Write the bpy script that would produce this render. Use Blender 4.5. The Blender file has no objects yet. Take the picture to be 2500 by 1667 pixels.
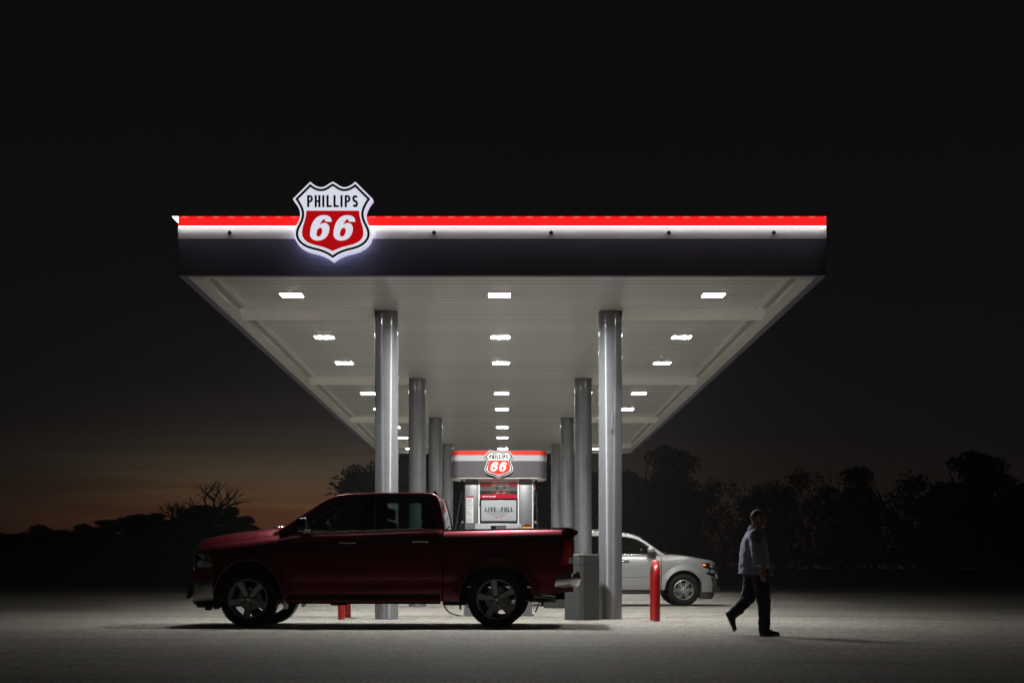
import bpy, bmesh, math, random
from mathutils import Vector, Matrix, noise
from mathutils.geometry import tessellate_polygon
random.seed(7)
PI = math.pi; R = math.radians
SC = bpy.context.scene
COL = SC.collection

# ------------------------------------------------------------------ materials
def nodes_of(name):
    m = bpy.data.materials.new(name); m.use_nodes = True
    nt = m.node_tree
    return m, nt, nt.nodes['Principled BSDF'], nt.nodes['Material Output']

def mat(name, col, rough=.5, metal=0, coat=0, coat_rough=.05, emis=None, estr=0, bump=0, bscale=40, bdist=.01,
        vary=0, vscale=6, spec=.5, sheen=0, stretch=None, rvary=0):
    m, nt, b, out = nodes_of(name)
    b.inputs['Base Color'].default_value = (*col, 1)
    b.inputs['Roughness'].default_value = rough
    b.inputs['Metallic'].default_value = metal
    b.inputs['Coat Weight'].default_value = coat
    b.inputs['Coat Roughness'].default_value = coat_rough
    b.inputs['Specular IOR Level'].default_value = spec
    if sheen: b.inputs['Sheen Weight'].default_value = sheen
    if emis:
        b.inputs['Emission Color'].default_value = (*emis, 1)
        b.inputs['Emission Strength'].default_value = estr
    N, L = nt.nodes, nt.links
    if bump or vary or rvary:
        tc = N.new('ShaderNodeTexCoord'); mp = N.new('ShaderNodeMapping')
        L.new(tc.outputs['Object'], mp.inputs['Vector'])
        if stretch: mp.inputs['Scale'].default_value = stretch
    if bump:
        n = N.new('ShaderNodeTexNoise'); n.inputs['Scale'].default_value = bscale; n.inputs['Detail'].default_value = 6
        L.new(mp.outputs[0], n.inputs['Vector'])
        bp = N.new('ShaderNodeBump'); bp.inputs['Strength'].default_value = bump; bp.inputs['Distance'].default_value = bdist
        L.new(n.outputs['Fac'], bp.inputs['Height']); L.new(bp.outputs[0], b.inputs['Normal'])
        if coat: L.new(bp.outputs[0], b.inputs['Coat Normal'])
    if vary or rvary:
        n2 = N.new('ShaderNodeTexNoise'); n2.inputs['Scale'].default_value = vscale; n2.inputs['Detail'].default_value = 8
        n2.inputs['Roughness'].default_value = .65
        L.new(mp.outputs[0], n2.inputs['Vector'])
    if vary:
        mx = N.new('ShaderNodeMix'); mx.data_type = 'RGBA'
        mr = N.new('ShaderNodeMapRange'); mr.inputs[1].default_value = .3; mr.inputs[2].default_value = .7
        L.new(n2.outputs['Fac'], mr.inputs[0]); L.new(mr.outputs[0], mx.inputs[0])
        mx.inputs[6].default_value = (*[c * (1 - vary) for c in col], 1)
        mx.inputs[7].default_value = (*[min(1, c * (1 + vary)) for c in col], 1)
        L.new(mx.outputs[2], b.inputs['Base Color'])
    if rvary:
        mr = N.new('ShaderNodeMapRange'); mr.inputs[1].default_value = .3; mr.inputs[2].default_value = .7
        mr.inputs[3].default_value = max(.02, rough - rvary); mr.inputs[4].default_value = min(1, rough + rvary)
        L.new(n2.outputs['Fac'], mr.inputs[0]); L.new(mr.outputs[0], b.inputs['Roughness'])
    return m

def glass_mat(name, tint, refl=.5):
    m = bpy.data.materials.new(name); m.use_nodes = True
    nt = m.node_tree; N, L = nt.nodes, nt.links; N.clear()
    out = N.new('ShaderNodeOutputMaterial'); mx = N.new('ShaderNodeMixShader')
    tr = N.new('ShaderNodeBsdfTransparent'); tr.inputs[0].default_value = (*tint, 1)
    gl = N.new('ShaderNodeBsdfGlossy'); gl.inputs['Roughness'].default_value = .02
    gl.inputs['Color'].default_value = (refl * 1.6, refl * 1.6, refl * 1.6, 1)
    fr = N.new('ShaderNodeFresnel'); fr.inputs[0].default_value = 1.5
    L.new(fr.outputs[0], mx.inputs[0]); L.new(tr.outputs[0], mx.inputs[1]); L.new(gl.outputs[0], mx.inputs[2])
    L.new(mx.outputs[0], out.inputs[0])
    return m

M = {}
ANR = 0.25
M['paint_red'] = mat('red metallic paint', (.155, .0014, .0125), .37, .88, 1, .03, bump=.02, bscale=900, bdist=.001)
M['paint_silver'] = mat('silver paint', (.41, .41, .415), .38, .45, .8, .05)
M['chrome'] = mat('chrome', (.62, .62, .62), .12, 1, rvary=.06, vscale=9)
M['dirty_chrome'] = mat('road film chrome', (.42, .41, .39), .34, .9, vary=.3, vscale=7, rvary=.12)
M['rim_dark'] = mat('satin alloy', (.42, .42, .43), .3, .3, rvary=.08, vscale=20)
M['rim'] = mat('bright alloy', (.62, .62, .63), .26, .9)
M['rubber'] = mat('tyre rubber', (.010, .010, .0105), .62, bump=.5, bscale=120, bdist=.004, vary=.2)
M['black'] = mat('black plastic', (.012, .012, .012), .45)
M['gloss_black'] = mat('gloss black', (.008, .008, .009), .08)
M['cabin'] = mat('cabin trim', (.018, .017, .016), .8)
M['seat'] = mat('seat cloth', (.03, .028, .028), .9)
M['glass'] = glass_mat('tinted side glass', (.56, .63, .58), .5)
M['windscreen'] = glass_mat('windscreen glass', (.62, .74, .68), .55)
M['dark_glass'] = glass_mat('privacy glass', (.16, .17, .17), .5)
M['tail_red'] = mat('red lamp lens', (.42, .006, .010), .25, 0, 1, .02, vary=.6, vscale=14)
M['amber'] = mat('amber lamp lens', (.35, .06, .025), .15, 0, 1, .02)
M['amber_lit'] = mat('lit amber lamp', (.8, .2, .03), .2, 0, 1, .02, emis=(1, .25, .03), estr=1.2)
M['lens'] = mat('clear lamp lens', (.50, .51, .52), .12, .2, 1, .02, vary=.5, vscale=22)
M['lamp_chrome'] = mat('lamp reflector', (.8, .8, .8), .08, 1)
M['column'] = mat('grey gloss column paint', (.185, .192, .207), .34, .0, 1, .04, bump=.6, bscale=2.2, bdist=.003, stretch=(.6, .6, 14), vary=.05, vscale=1.3)
_b = M['column'].node_tree.nodes['Principled BSDF']; _t = M['column'].node_tree.nodes.new('ShaderNodeTangent'); _t.direction_type = 'RADIAL'; _t.axis = 'Z'
M['column'].node_tree.links.new(_t.outputs[0], _b.inputs['Tangent'])
_b.inputs['Anisotropic'].default_value = 1.0; _b.inputs['Roughness'].default_value = .40; _b.inputs['Metallic'].default_value = .18; _b.inputs['Anisotropic Rotation'].default_value = ANR
M['beam'] = mat('white beam paint', (.90, .90, .87), .4, vary=.04)
M['gutter'] = mat('dark gutter', (.34, .31, .28), .6)
M['trim'] = mat('soffit edge trim', (.74, .74, .71), .35, vary=.06, vscale=2)
M['fix_body'] = mat('white lamp housing', (.75, .75, .73), .4)
def lamp_mat():
    m = bpy.data.materials.new('lit lamp cover'); m.use_nodes = True; N, L = m.node_tree.nodes, m.node_tree.links; N.clear()
    o = N.new('ShaderNodeOutputMaterial'); a = N.new('ShaderNodeAddShader'); t = N.new('ShaderNodeBsdfTransparent'); e = N.new('ShaderNodeEmission')
    t.inputs[0].default_value = (.9, .9, .9, 1); e.inputs[0].default_value = (1, .975, .93, 1); e.inputs[1].default_value = 48
    L.new(t.outputs[0], a.inputs[0]); L.new(e.outputs[0], a.inputs[1]); L.new(a.outputs[0], o.inputs[0]); return m
M['lamp'] = lamp_mat()
M['roof_deck'] = mat('roof deck', (.05, .05, .05), .8)
M['led'] = mat('led strip', (1, 1, 1), .4, emis=(1, 1, 1), estr=6.8)
M['sign_white'] = mat('lit white sign face', (.8, .8, .82), .35, emis=(.86, .88, 1), estr=.80)
M['sign_return'] = mat('lit sign edge', (.8, .8, .84), .4, emis=(.72, .72, 1), estr=.75)
M['sign_black'] = mat('black sign vinyl', (.006, .006, .008), .4)
M['sign_red'] = mat('lit red sign face', (.5, .01, .01), .35, emis=(1, .008, .012), estr=.40)
M['halo'] = mat('sign back light', (1, 1, 1), .4, emis=(.80, .80, 1), estr=6.8)
M['face_white'] = mat('white sign face', (.80, .80, .79), .4)
M['face_black'] = mat('black print', (.012, .012, .014), .45)
M['face_red'] = mat('red print', (.58, .035, .02), .4)
M['stripe_red'] = mat('red stripe', (.62, .04, .025), .35)
M['stripe_grey'] = mat('light grey stripe', (.42, .42, .43), .35)
M['stripe_dark'] = mat('dark grey band', (.10, .095, .105), .35, bump=.6, bscale=60, bdist=.004, stretch=(.02, .02, 1))
M['steel'] = mat('brushed steel', (.28, .29, .30), .36, .75, bump=.12, bscale=90, bdist=.002, stretch=(1, 1, .04), vary=.12, vscale=3)
M['pump_grey'] = mat('pump grey plastic', (.30, .30, .31), .45, vary=.06)
M['pump_dark'] = mat('pump dark plastic', (.09, .09, .10), .5)
M['pump_red'] = mat('pump red plastic', (.36, .006, .025), .35, 0, .4)
M['screen'] = mat('display screen', (.30, .32, .33), .18, 0, .5, .03, emis=(.8, .87, .9), estr=.10)
M['screen_tone'] = mat('display tone', (.24, .25, .26), .18, 0, .5, .03, emis=(.8, .87, .9), estr=.05)
M['paper'] = mat('printed sticker', (.66, .66, .67), .5)
M['print_grey'] = mat('grey print', (.2, .2, .21), .5)
M['yellow'] = mat('yellow print', (.75, .42, .05), .5)
M['brown'] = mat('brown print', (.12, .02, .015), .5)
M['hose'] = mat('fuel hose', (.02, .02, .022), .4)
M['bollard'] = mat('red gloss paint', (.31, .009, .008), .30, 0, .5, .12, bump=.35, bscale=22, bdist=.004, vary=.18, vscale=9)
M['bin'] = mat('bin grey plastic', (.052, .056, .056), .55, bump=.15, bscale=120, bdist=.002, vary=.06)
M['bin_top'] = mat('bin metal lid', (.45, .46, .45), .35, .5)
M['skin'] = mat('brown skin', (.44, .245, .165), .45, bump=.15, bscale=60, bdist=.002, vary=.12, vscale=14)  # lightened beyond its own tone to stand in for missing frontal light
M['stubble'] = mat('cropped hair', (.20, .15, .12), .75, bump=.3, bscale=300, bdist=.001)  # lightened too, in place of frontal light on the head
M['shirt'] = mat('chambray shirt', (.36, .42, .55), .85, sheen=.25, bump=.9, bscale=8, bdist=.03, stretch=(1, 1, .45), vary=.15, vscale=11)
M['shirt_edge'] = mat('shirt stitched edge', (.42, .44, .50), .85)
M['button'] = mat('pearl button', (.7, .7, .7), .3)
M['denim'] = mat('dark denim', (.022, .028, .048), .9, sheen=.2, bump=.6, bscale=8, bdist=.02, stretch=(1, 1, .6), vary=.25, vscale=14)
M['shoe'] = mat('dark shoe', (.022, .016, .014), .6)
M['sole'] = mat('rubber sole', (.24, .19, .14), .7)
M['sole_white'] = mat('pale sole', (.5, .5, .48), .7)
M['leaf'] = mat('tree foliage', (.045, .052, .022), .7)
M['leaf_dry'] = mat('dry autumn foliage', (.10, .06, .026), .7)
M['bark'] = mat('bark', (.06, .048, .038), .9, bump=.5, bscale=14, bdist=.03)
M['antenna'] = mat('antenna cover', (.02, .015, .015), .3)
M['mud'] = mat('underbody', (.008, .0075, .007), .9)

# soffit panels: grooves every 0.305 m along the depth of the canopy
def groove_mat(name, col, axis, pitch, rough, width=.07, dist=.012, coat=0, wob=.04, darker=.55, vary=.05, tilt=0):
    m, nt, b, out = nodes_of(name); N, L = nt.nodes, nt.links
    b.inputs['Roughness'].default_value = rough
    b.inputs['Coat Weight'].default_value = coat; b.inputs['Coat Roughness'].default_value = .20
    tc = N.new('ShaderNodeTexCoord'); sp = N.new('ShaderNodeSeparateXYZ'); L.new(tc.outputs['Object'], sp.inputs[0])
    d = N.new('ShaderNodeMath'); d.operation = 'DIVIDE'; d.inputs[1].default_value = pitch; L.new(sp.outputs[axis], d.inputs[0])
    f = N.new('ShaderNodeMath'); f.operation = 'FRACT'; L.new(d.outputs[0], f.inputs[0])
    fl = N.new('ShaderNodeMath'); fl.operation = 'FLOOR'; L.new(d.outputs[0], fl.inputs[0])
    s = N.new('ShaderNodeMath'); s.operation = 'SUBTRACT'; s.inputs[1].default_value = .5; L.new(f.outputs[0], s.inputs[0])
    a = N.new('ShaderNodeMath'); a.operation = 'ABSOLUTE'; L.new(s.outputs[0], a.inputs[0])
    mr = N.new('ShaderNodeMapRange'); mr.inputs[1].default_value = .5 - width; mr.inputs[2].default_value = .5 - width * .35
    mr.inputs[3].default_value = 1; mr.inputs[4].default_value = 0; L.new(a.outputs[0], mr.inputs[0])
    # slow waviness of each sheet
    nz = N.new('ShaderNodeTexNoise'); nz.inputs['Scale'].default_value = .8; nz.inputs['Detail'].default_value = 3
    L.new(tc.outputs['Object'], nz.inputs['Vector'])
    wn = N.new('ShaderNodeTexWhiteNoise'); wn.noise_dimensions = '1D'; L.new(fl.outputs[0], wn.inputs['W'])
    ml = N.new('ShaderNodeMath'); ml.operation = 'MULTIPLY_ADD'; ml.inputs[1].default_value = wob
    L.new(nz.outputs['Fac'], ml.inputs[0]); L.new(mr.outputs[0], ml.inputs[2])
    hs = ml.outputs[0]
    if tilt:
        c_ = N.new('ShaderNodeMath'); c_.operation = 'SUBTRACT'; c_.inputs[1].default_value = .5; L.new(wn.outputs[0], c_.inputs[0])
        q_ = N.new('ShaderNodeMath'); q_.operation = 'MULTIPLY'; L.new(c_.outputs[0], q_.inputs[0]); L.new(s.outputs[0], q_.inputs[1])
        r_ = N.new('ShaderNodeMath'); r_.operation = 'MULTIPLY_ADD'; r_.inputs[1].default_value = tilt * 6; L.new(q_.outputs[0], r_.inputs[0]); L.new(hs, r_.inputs[2]); hs = r_.outputs[0]
    bp = N.new('ShaderNodeBump'); bp.inputs['Strength'].default_value = .9; bp.inputs['Distance'].default_value = dist
    L.new(hs, bp.inputs['Height']); L.new(bp.outputs[0], b.inputs['Normal']); L.new(bp.outputs[0], b.inputs['Coat Normal'])
    mx = N.new('ShaderNodeMix'); mx.data_type = 'RGBA'
    mx.inputs[6].default_value = (*[c * darker for c in col], 1); mx.inputs[7].default_value = (*col, 1)
    L.new(mr.outputs[0], mx.inputs[0])
    m2 = N.new('ShaderNodeMix'); m2.data_type = 'RGBA'; m2.blend_type = 'MULTIPLY'
    m2.inputs[0].default_value = 1
    mr2 = N.new('ShaderNodeMapRange'); mr2.inputs[3].default_value = 1 - vary; mr2.inputs[4].default_value = 1
    L.new(wn.outputs[0], mr2.inputs[0]); L.new(mx.outputs[2], m2.inputs[6]); L.new(mr2.outputs[0], m2.inputs[7])
    L.new(m2.outputs[2], b.inputs['Base Color'])
    return m
M['soffit'] = groove_mat('soffit panels', (.845, .86, .85), 1, .305, .32, coat=.38, dist=.010, vary=.13, width=.08, darker=.42, tilt=.025)
M['fascia_dark'] = groove_mat('dark ribbed fascia', (.110, .110, .185), 2, .035, .42, width=.2, dist=.004, darker=.7)
M['fascia_white'] = mat('white fascia', (.68, .685, .70), .45, bump=.1, bscale=70, bdist=.002, vary=.05, vscale=3)

# red light bar: lens with led spots along its top edge
def bar_mat():
    m, nt, b, out = nodes_of('lit red light bar'); N, L = nt.nodes, nt.links
    b.inputs['Base Color'].default_value = (.5, .01, .01, 1); b.inputs['Roughness'].default_value = .3
    tc = N.new('ShaderNodeTexCoord'); sp = N.new('ShaderNodeSeparateXYZ'); L.new(tc.outputs['Object'], sp.inputs[0])
    t = N.new('ShaderNodeMapRange'); t.inputs[1].default_value = 6.238; t.inputs[2].default_value = 6.276; L.new(sp.outputs[2], t.inputs[0])
    w = N.new('ShaderNodeMath'); w.operation = 'ADD'; L.new(sp.outputs[0], w.inputs[0]); L.new(sp.outputs[1], w.inputs[1])
    k = N.new('ShaderNodeMath'); k.operation = 'MULTIPLY'; k.inputs[1].default_value = 2 * PI / .24; L.new(w.outputs[0], k.inputs[0])
    s = N.new('ShaderNodeMath'); s.operation = 'SINE'; L.new(k.outputs[0], s.inputs[0])
    r = N.new('ShaderNodeMapRange'); r.inputs[1].default_value = -.2; r.inputs[2].default_value = 1; L.new(s.outputs[0], r.inputs[0])
    ml = N.new('ShaderNodeMath'); ml.operation = 'MULTIPLY'; L.new(t.outputs[0], ml.inputs[0]); L.new(r.outputs[0], ml.inputs[1])
    mx = N.new('ShaderNodeMix'); mx.data_type = 'RGBA'
    mx.inputs[6].default_value = (1, .016, .016, 1); mx.inputs[7].default_value = (1.15, .14, .12, 1)
    L.new(ml.outputs[0], mx.inputs[0]); L.new(mx.outputs[2], b.inputs['Emission Color'])
    b.inputs['Emission Strength'].default_value = .95
    return m
M['bar'] = bar_mat()

def ground_mat():
    m, nt, b, out = nodes_of('concrete forecourt'); N, L = nt.nodes, nt.links
    tc = N.new('ShaderNodeTexCoord'); sp = N.new('ShaderNodeSeparateXYZ'); L.new(tc.outputs['Object'], sp.inputs[0])
    def nz(scale, det, rough=.6, vec=None):
        n = N.new('ShaderNodeTexNoise'); n.inputs['Scale'].default_value = scale; n.inputs['Detail'].default_value = det
        n.inputs['Roughness'].default_value = rough
        L.new(vec or tc.outputs['Object'], n.inputs['Vector']); return n.outputs['Fac']
    def rng(v, a, b_, c, d):
        r = N.new('ShaderNodeMapRange'); r.inputs[1].default_value = a; r.inputs[2].default_value = b_
        r.inputs[3].default_value = c; r.inputs[4].default_value = d; L.new(v, r.inputs[0]); return r.outputs[0]
    def mul(a, b_):
        q = N.new('ShaderNodeMath'); q.operation = 'MULTIPLY'
        for i, v in enumerate((a, b_)):
            if isinstance(v, (int, float)): q.inputs[i].default_value = v
            else: L.new(v, q.inputs[i])
        return q.outputs[0]
    def groove(sock, pitch, wd):
        d = N.new('ShaderNodeMath'); d.operation = 'DIVIDE'; d.inputs[1].default_value = pitch; L.new(sock, d.inputs[0])
        f = N.new('ShaderNodeMath'); f.operation = 'FRACT'; L.new(d.outputs[0], f.inputs[0])
        s = N.new('ShaderNodeMath'); s.operation = 'SUBTRACT'; s.inputs[1].default_value = .5; L.new(f.outputs[0], s.inputs[0])
        a = N.new('ShaderNodeMath'); a.operation = 'ABSOLUTE'; L.new(s.outputs[0], a.inputs[0])
        return rng(a.outputs[0], .5 - wd / pitch, .5 - wd / pitch * .4, 1, 0)
    mp = N.new('ShaderNodeMapping'); mp.inputs['Scale'].default_value = (.12, 1, 1); L.new(tc.outputs['Object'], mp.inputs[0])
    big = rng(nz(.22, 5), .3, .7, .72, 1.12)
    mid = rng(nz(1.6, 10, .75, mp.outputs[0]), .3, .7, .58, 1.26)
    fine = rng(nz(24, 4, .7), .38, .62, .60, 1.40)
    grit = rng(nz(4.5, 5, .75), .38, .62, .74, 1.26)
    stain = rng(nz(.55, 6, .7, mp.outputs[0]), .58, .70, 1, .50)
    j = groove(sp.outputs[1], 4.7, .10)
    yy = N.new('ShaderNodeMath'); yy.operation = 'GREATER_THAN'; yy.inputs[1].default_value = 25.5; L.new(sp.outputs[1], yy.inputs[0])
    j2 = N.new('ShaderNodeMath'); j2.operation = 'SUBTRACT'; j2.inputs[0].default_value = 1; L.new(j, j2.inputs[1])
    wob = rng(nz(.35, 3), .40, .60, .2, 1)
    j3 = mul(mul(j2.outputs[0], yy.outputs[0]), wob)
    jr = rng(j3, 0, 1, 1, .40)
    mp2 = N.new('ShaderNodeMapping'); mp2.inputs['Scale'].default_value = (9, 1, 1); L.new(tc.outputs['Object'], mp2.inputs[0])
    broom = rng(nz(3.0, 3, .7, mp2.outputs[0]), .40, .60, .68, 1.32)
    v = mul(mul(mul(mul(big, mid), mul(mul(fine, grit), broom)), stain), jr)
    mx = N.new('ShaderNodeMix'); mx.data_type = 'RGBA'; mx.blend_type = 'MULTIPLY'; mx.inputs[0].default_value = 1
    c2 = N.new('ShaderNodeMix'); c2.data_type = 'RGBA'
    c2.inputs[6].default_value = (.208, .190, .178, 1); c2.inputs[7].default_value = (.197, .195, .152, 1)
    L.new(rng(nz(.9, 5), .42, .58, 0, 1), c2.inputs[0])
    L.new(c2.outputs[2], mx.inputs[6]); L.new(v, mx.inputs[7])
    L.new(mx.outputs[2], b.inputs['Base Color'])
    b.inputs['Roughness'].default_value = .78
    bp = N.new('ShaderNodeBump'); bp.inputs['Strength'].default_value = .55; bp.inputs['Distance'].default_value = .012
    L.new(fine, bp.inputs['Height']); L.new(bp.outputs[0], b.inputs['Normal'])
    return m
M['ground'] = ground_mat()
M['field'] = mat('rough field', (.045, .05, .042), .95, bump=.8, bscale=.9, bdist=.35, vary=.45, vscale=.35)

# ------------------------------------------------------------------ mesh builder
class MB:
    def __init__(s): s.v = []; s.f = []
    def add(s, vs, fs):
        o = len(s.v); s.v += [tuple(p) for p in vs]; s.f += [tuple(i + o for i in f) for f in fs]; return s
    def box(s, x0, x1, y0, y1, z0, z1, rot=0, c=None):
        vs = [(x, y, z) for x in (x0, x1) for y in (y0, y1) for z in (z0, z1)]
        if rot:
            cx, cy = c or ((x0 + x1) / 2, (y0 + y1) / 2); ca, sa = math.cos(rot), math.sin(rot)
            vs = [(cx + (x - cx) * ca - (y - cy) * sa, cy + (x - cx) * sa + (y - cy) * ca, z) for x, y, z in vs]
        return s.add(vs, [(0, 1, 3, 2), (4, 6, 7, 5), (0, 4, 5, 1), (2, 3, 7, 6), (0, 2, 6, 4), (1, 5, 7, 3)])
    def rbox(s, x0, x1, y0, y1, z0, z1, r=.02, n=3):   # box with rounded edges
        bm = bmesh.new(); bmesh.ops.create_cube(bm, size=1)
        for v in bm.verts:
            v.co = Vector(((x0 + x1) / 2 + v.co.x * (x1 - x0), (y0 + y1) / 2 + v.co.y * (y1 - y0), (z0 + z1) / 2 + v.co.z * (z1 - z0)))
        bmesh.ops.bevel(bm, geom=bm.edges[:], offset=r, segments=n, affect='EDGES', profile=.5)
        return s.bm(bm)
    def bm(s, bm, mtx=None):
        bm.verts.ensure_lookup_table(); bm.verts.index_update()
        vs = [(mtx @ v.co if mtx else v.co.copy()) for v in bm.verts]
        fs = [[v.index for v in f.verts] for f in bm.faces]
        bm.free(); return s.add(vs, fs)
    def lathe(s, prof, axis='z', n=32, c=(0, 0, 0), closed=False):
        vs = []; k = len(prof)
        for i in range(n):
            a = 2 * PI * i / n; ca, sa = math.cos(a), math.sin(a)
            for r, h in prof:
                if axis == 'z': p = (c[0] + r * ca, c[1] + r * sa, c[2] + h)
                elif axis == 'y': p = (c[0] + r * ca, c[1] + h, c[2] + r * sa)
                else: p = (c[0] + h, c[1] + r * ca, c[2] + r * sa)
                vs.append(p)
        fs = []
        kk = k if closed else k - 1
        for i in range(n):
            for j in range(kk):
                a, b = i * k + j, i * k + (j + 1) % k
                c_, d = ((i + 1) % n) * k + (j + 1) % k, ((i + 1) % n) * k + j
                fs.append((a, d, c_, b) if axis != 'y' else (a, b, c_, d))
        if not closed:
            fs.append(tuple(i * k for i in range(n))[::-1]); fs.append(tuple(i * k + k - 1 for i in range(n)))
        return s.add(vs, fs)
    def tube(s, pts, r, n=10, smooth=0):
        P = [Vector(p) for p in pts]
        if smooth:
            Q = []
            for i in range(len(P) - 1):
                p0, p1, p2, p3 = P[max(0, i - 1)], P[i], P[i + 1], P[min(len(P) - 1, i + 2)]
                for k in range(smooth):
                    t = k / smooth
                    Q.append(.5 * ((2 * p1) + (p2 - p0) * t + (2 * p0 - 5 * p1 + 4 * p2 - p3) * t * t + (3 * p1 - p0 - 3 * p2 + p3) * t ** 3))
            Q.append(P[-1]); P = Q
        rs = r if isinstance(r, (list, tuple)) else [r] * len(P)
        if len(rs) != len(P): rs = [rs[min(len(rs) - 1, int(i / len(P) * len(rs)))] for i in range(len(P))]
        up = None; vs = []
        for i, p in enumerate(P):
            t = (P[min(i + 1, len(P) - 1)] - P[max(i - 1, 0)]).normalized()
            if up is None:
                up = Vector((0, 0, 1)) if abs(t.z) < .9 else Vector((1, 0, 0))
            a = (up - t * up.dot(t)).normalized(); b = t.cross(a); up = a
            for k in range(n):
                q = 2 * PI * k / n
                vs.append(p + a * (rs[i] * math.cos(q)) + b * (rs[i] * math.sin(q)))
        fs = []
        for i in range(len(P) - 1):
            for k in range(n):
                fs.append((i * n + k, i * n + (k + 1) % n, (i + 1) * n + (k + 1) % n, (i + 1) * n + k))
        fs.append(tuple(range(n))[::-1]); fs.append(tuple((len(P) - 1) * n + k for k in range(n)))
        return s.add(vs, fs)
    def ball(s, c, r, u=16, v=10, rot=None):
        if not isinstance(r, (tuple, list)): r = (r, r, r)
        bm = bmesh.new(); bmesh.ops.create_uvsphere(bm, u_segments=u, v_segments=v, radius=1)
        m = Matrix.Translation(c) @ (rot.to_4x4() if rot else Matrix()) @ Matrix.Diagonal((*r, 1))
        return s.bm(bm, m)
    def cone(s, a, b, ra, rb, n=14):   # capsule with two radii
        a, b = Vector(a), Vector(b); d = b - a; L_ = d.length; q = d.to_track_quat('Z', 'Y').to_matrix().to_4x4()
        prof = []
        for i in range(5): t = i / 4 * PI / 2; prof.append((max(.0005, ra * math.sin(t)), -ra * math.cos(t)))
        for i in range(1, 5): prof.append((ra + (rb - ra) * i / 5, L_ * i / 5))
        for i in range(5): t = i / 4 * PI / 2; prof.append((max(.0005, rb * math.cos(t)), L_ + rb * math.sin(t)))
        t = MB().lathe(prof, 'z', n); m = Matrix.Translation(a) @ q
        return s.add([m @ Vector(p) for p in t.v], t.f)
    def prism(s, poly, y0, y1, plane='xz'):
        n = len(poly)
        f = (lambda p, h: (p[0], h, p[1])) if plane == 'xz' else ((lambda p, h: (p[0], p[1], h)) if plane == 'xy' else (lambda p, h: (h, p[0], p[1])))
        vs = [f(p, y0) for p in poly] + [f(p, y1) for p in poly]
        tr = tessellate_polygon([[Vector((p[0], p[1], 0)) for p in poly]])
        fs = [tuple(t) for t in tr] + [tuple(i + n for i in t[::-1]) for t in tr]
        fs += [(i, (i + 1) % n, n + (i + 1) % n, n + i) for i in range(n)]
        return s.add(vs, fs)
    def grid(s, rows, flip=False):
        k = len(rows[0]); vs = [p for r in rows for p in r]; fs = []
        for i in range(len(rows) - 1):
            for j in range(k - 1):
                q = (i * k + j, (i + 1) * k + j, (i + 1) * k + j + 1, i * k + j + 1)
                fs.append(q[::-1] if flip else q)
        return s.add(vs, fs)
    def build(s, name, material, parent=None, smooth=None, recalc=True, solid=0, mods=None, loc=None):
        me = bpy.data.meshes.new(name); me.from_pydata(s.v, [], s.f)
        if recalc:
            bm = bmesh.new(); bm.from_mesh(me); bmesh.ops.recalc_face_normals(bm, faces=bm.faces); bm.to_mesh(me); bm.free()
        me.materials.append(material)
        o = bpy.data.objects.new(name, me); COL.objects.link(o)
        if parent: o.parent = parent
        if loc: o.location = loc
        if solid:
            md = o.modifiers.new('s', 'SOLIDIFY'); md.thickness = solid; md.offset = -1
        if mods: mods(o)
        if solid or mods: bake(o, material)
        if smooth is not None:
            o.data.shade_smooth()
            if smooth < 180: o.data.set_sharp_from_angle(angle=R(smooth))
        return o

def bake(o, material):
    p = o.parent; o.parent = None
    dg = bpy.context.evaluated_depsgraph_get(); dg.update()
    me = bpy.data.meshes.new_from_object(o.evaluated_get(dg)); me.name = o.name
    o.modifiers.clear(); o.data = me; o.parent = p
    if not me.materials: me.materials.append(material)

def curve_mesh(name, loops, depth, material, parent=None, mtx=None):
    """filled planar outline (with holes) in x,z extruded along y (front face at y=-depth)"""
    cu = bpy.data.curves.new(name, 'CURVE'); cu.dimensions = '2D'; cu.fill_mode = 'BOTH'; cu.extrude = depth / 2
    for lp in loops:
        sp = cu.splines.new('POLY'); sp.points.add(len(lp) - 1); sp.use_cyclic_u = True
        for i, p in enumerate(lp): sp.points[i].co = (p[0], p[1], 0, 1)
    tmp = bpy.data.objects.new('tmp', cu); me = bpy.data.meshes.new_from_object(tmp)
    bpy.data.objects.remove(tmp); bpy.data.curves.remove(cu)
    me.transform(Matrix(((1, 0, 0, 0), (0, 0, -1, -depth / 2), (0, 1, 0, 0), (0, 0, 0, 1))))
    if mtx: me.transform(mtx)
    me.name = name; me.materials.clear(); me.materials.append(material)
    o = bpy.data.objects.new(name, me); COL.objects.link(o)
    if parent: o.parent = parent
    return o

def text_mesh(name, text, box, depth, material, parent=None, bold=.02, yfront=0, shear=0):
    """flat raised lettering fitted to box (x0,x1,z0,z1), its face at y=yfront"""
    cu = bpy.data.curves.new(name, 'FONT'); cu.body = text; cu.size = 1; cu.offset = bold; cu.shear = shear
    cu.extrude = .5; cu.resolution_u = 4
    tmp = bpy.data.objects.new('tmp', cu); me = bpy.data.meshes.new_from_object(tmp)
    bpy.data.objects.remove(tmp); bpy.data.curves.remove(cu)
    xs = [v.co.x for v in me.vertices]; ys = [v.co.y for v in me.vertices]
    x0, x1, z0, z1 = box
    sx = (x1 - x0) / (max(xs) - min(xs)); sz = (z1 - z0) / (max(ys) - min(ys))
    mx_, my_ = min(xs), min(ys)
    for v in me.vertices:
        x, y, z = v.co
        v.co = (x0 + (x - mx_) * sx, yfront + (.5 - z) * depth, z0 + (y - my_) * sz)
    me.name = name; me.materials.clear(); me.materials.append(material)
    o = bpy.data.objects.new(name, me); COL.objects.link(o)
    if parent: o.parent = parent
    return o

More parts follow.
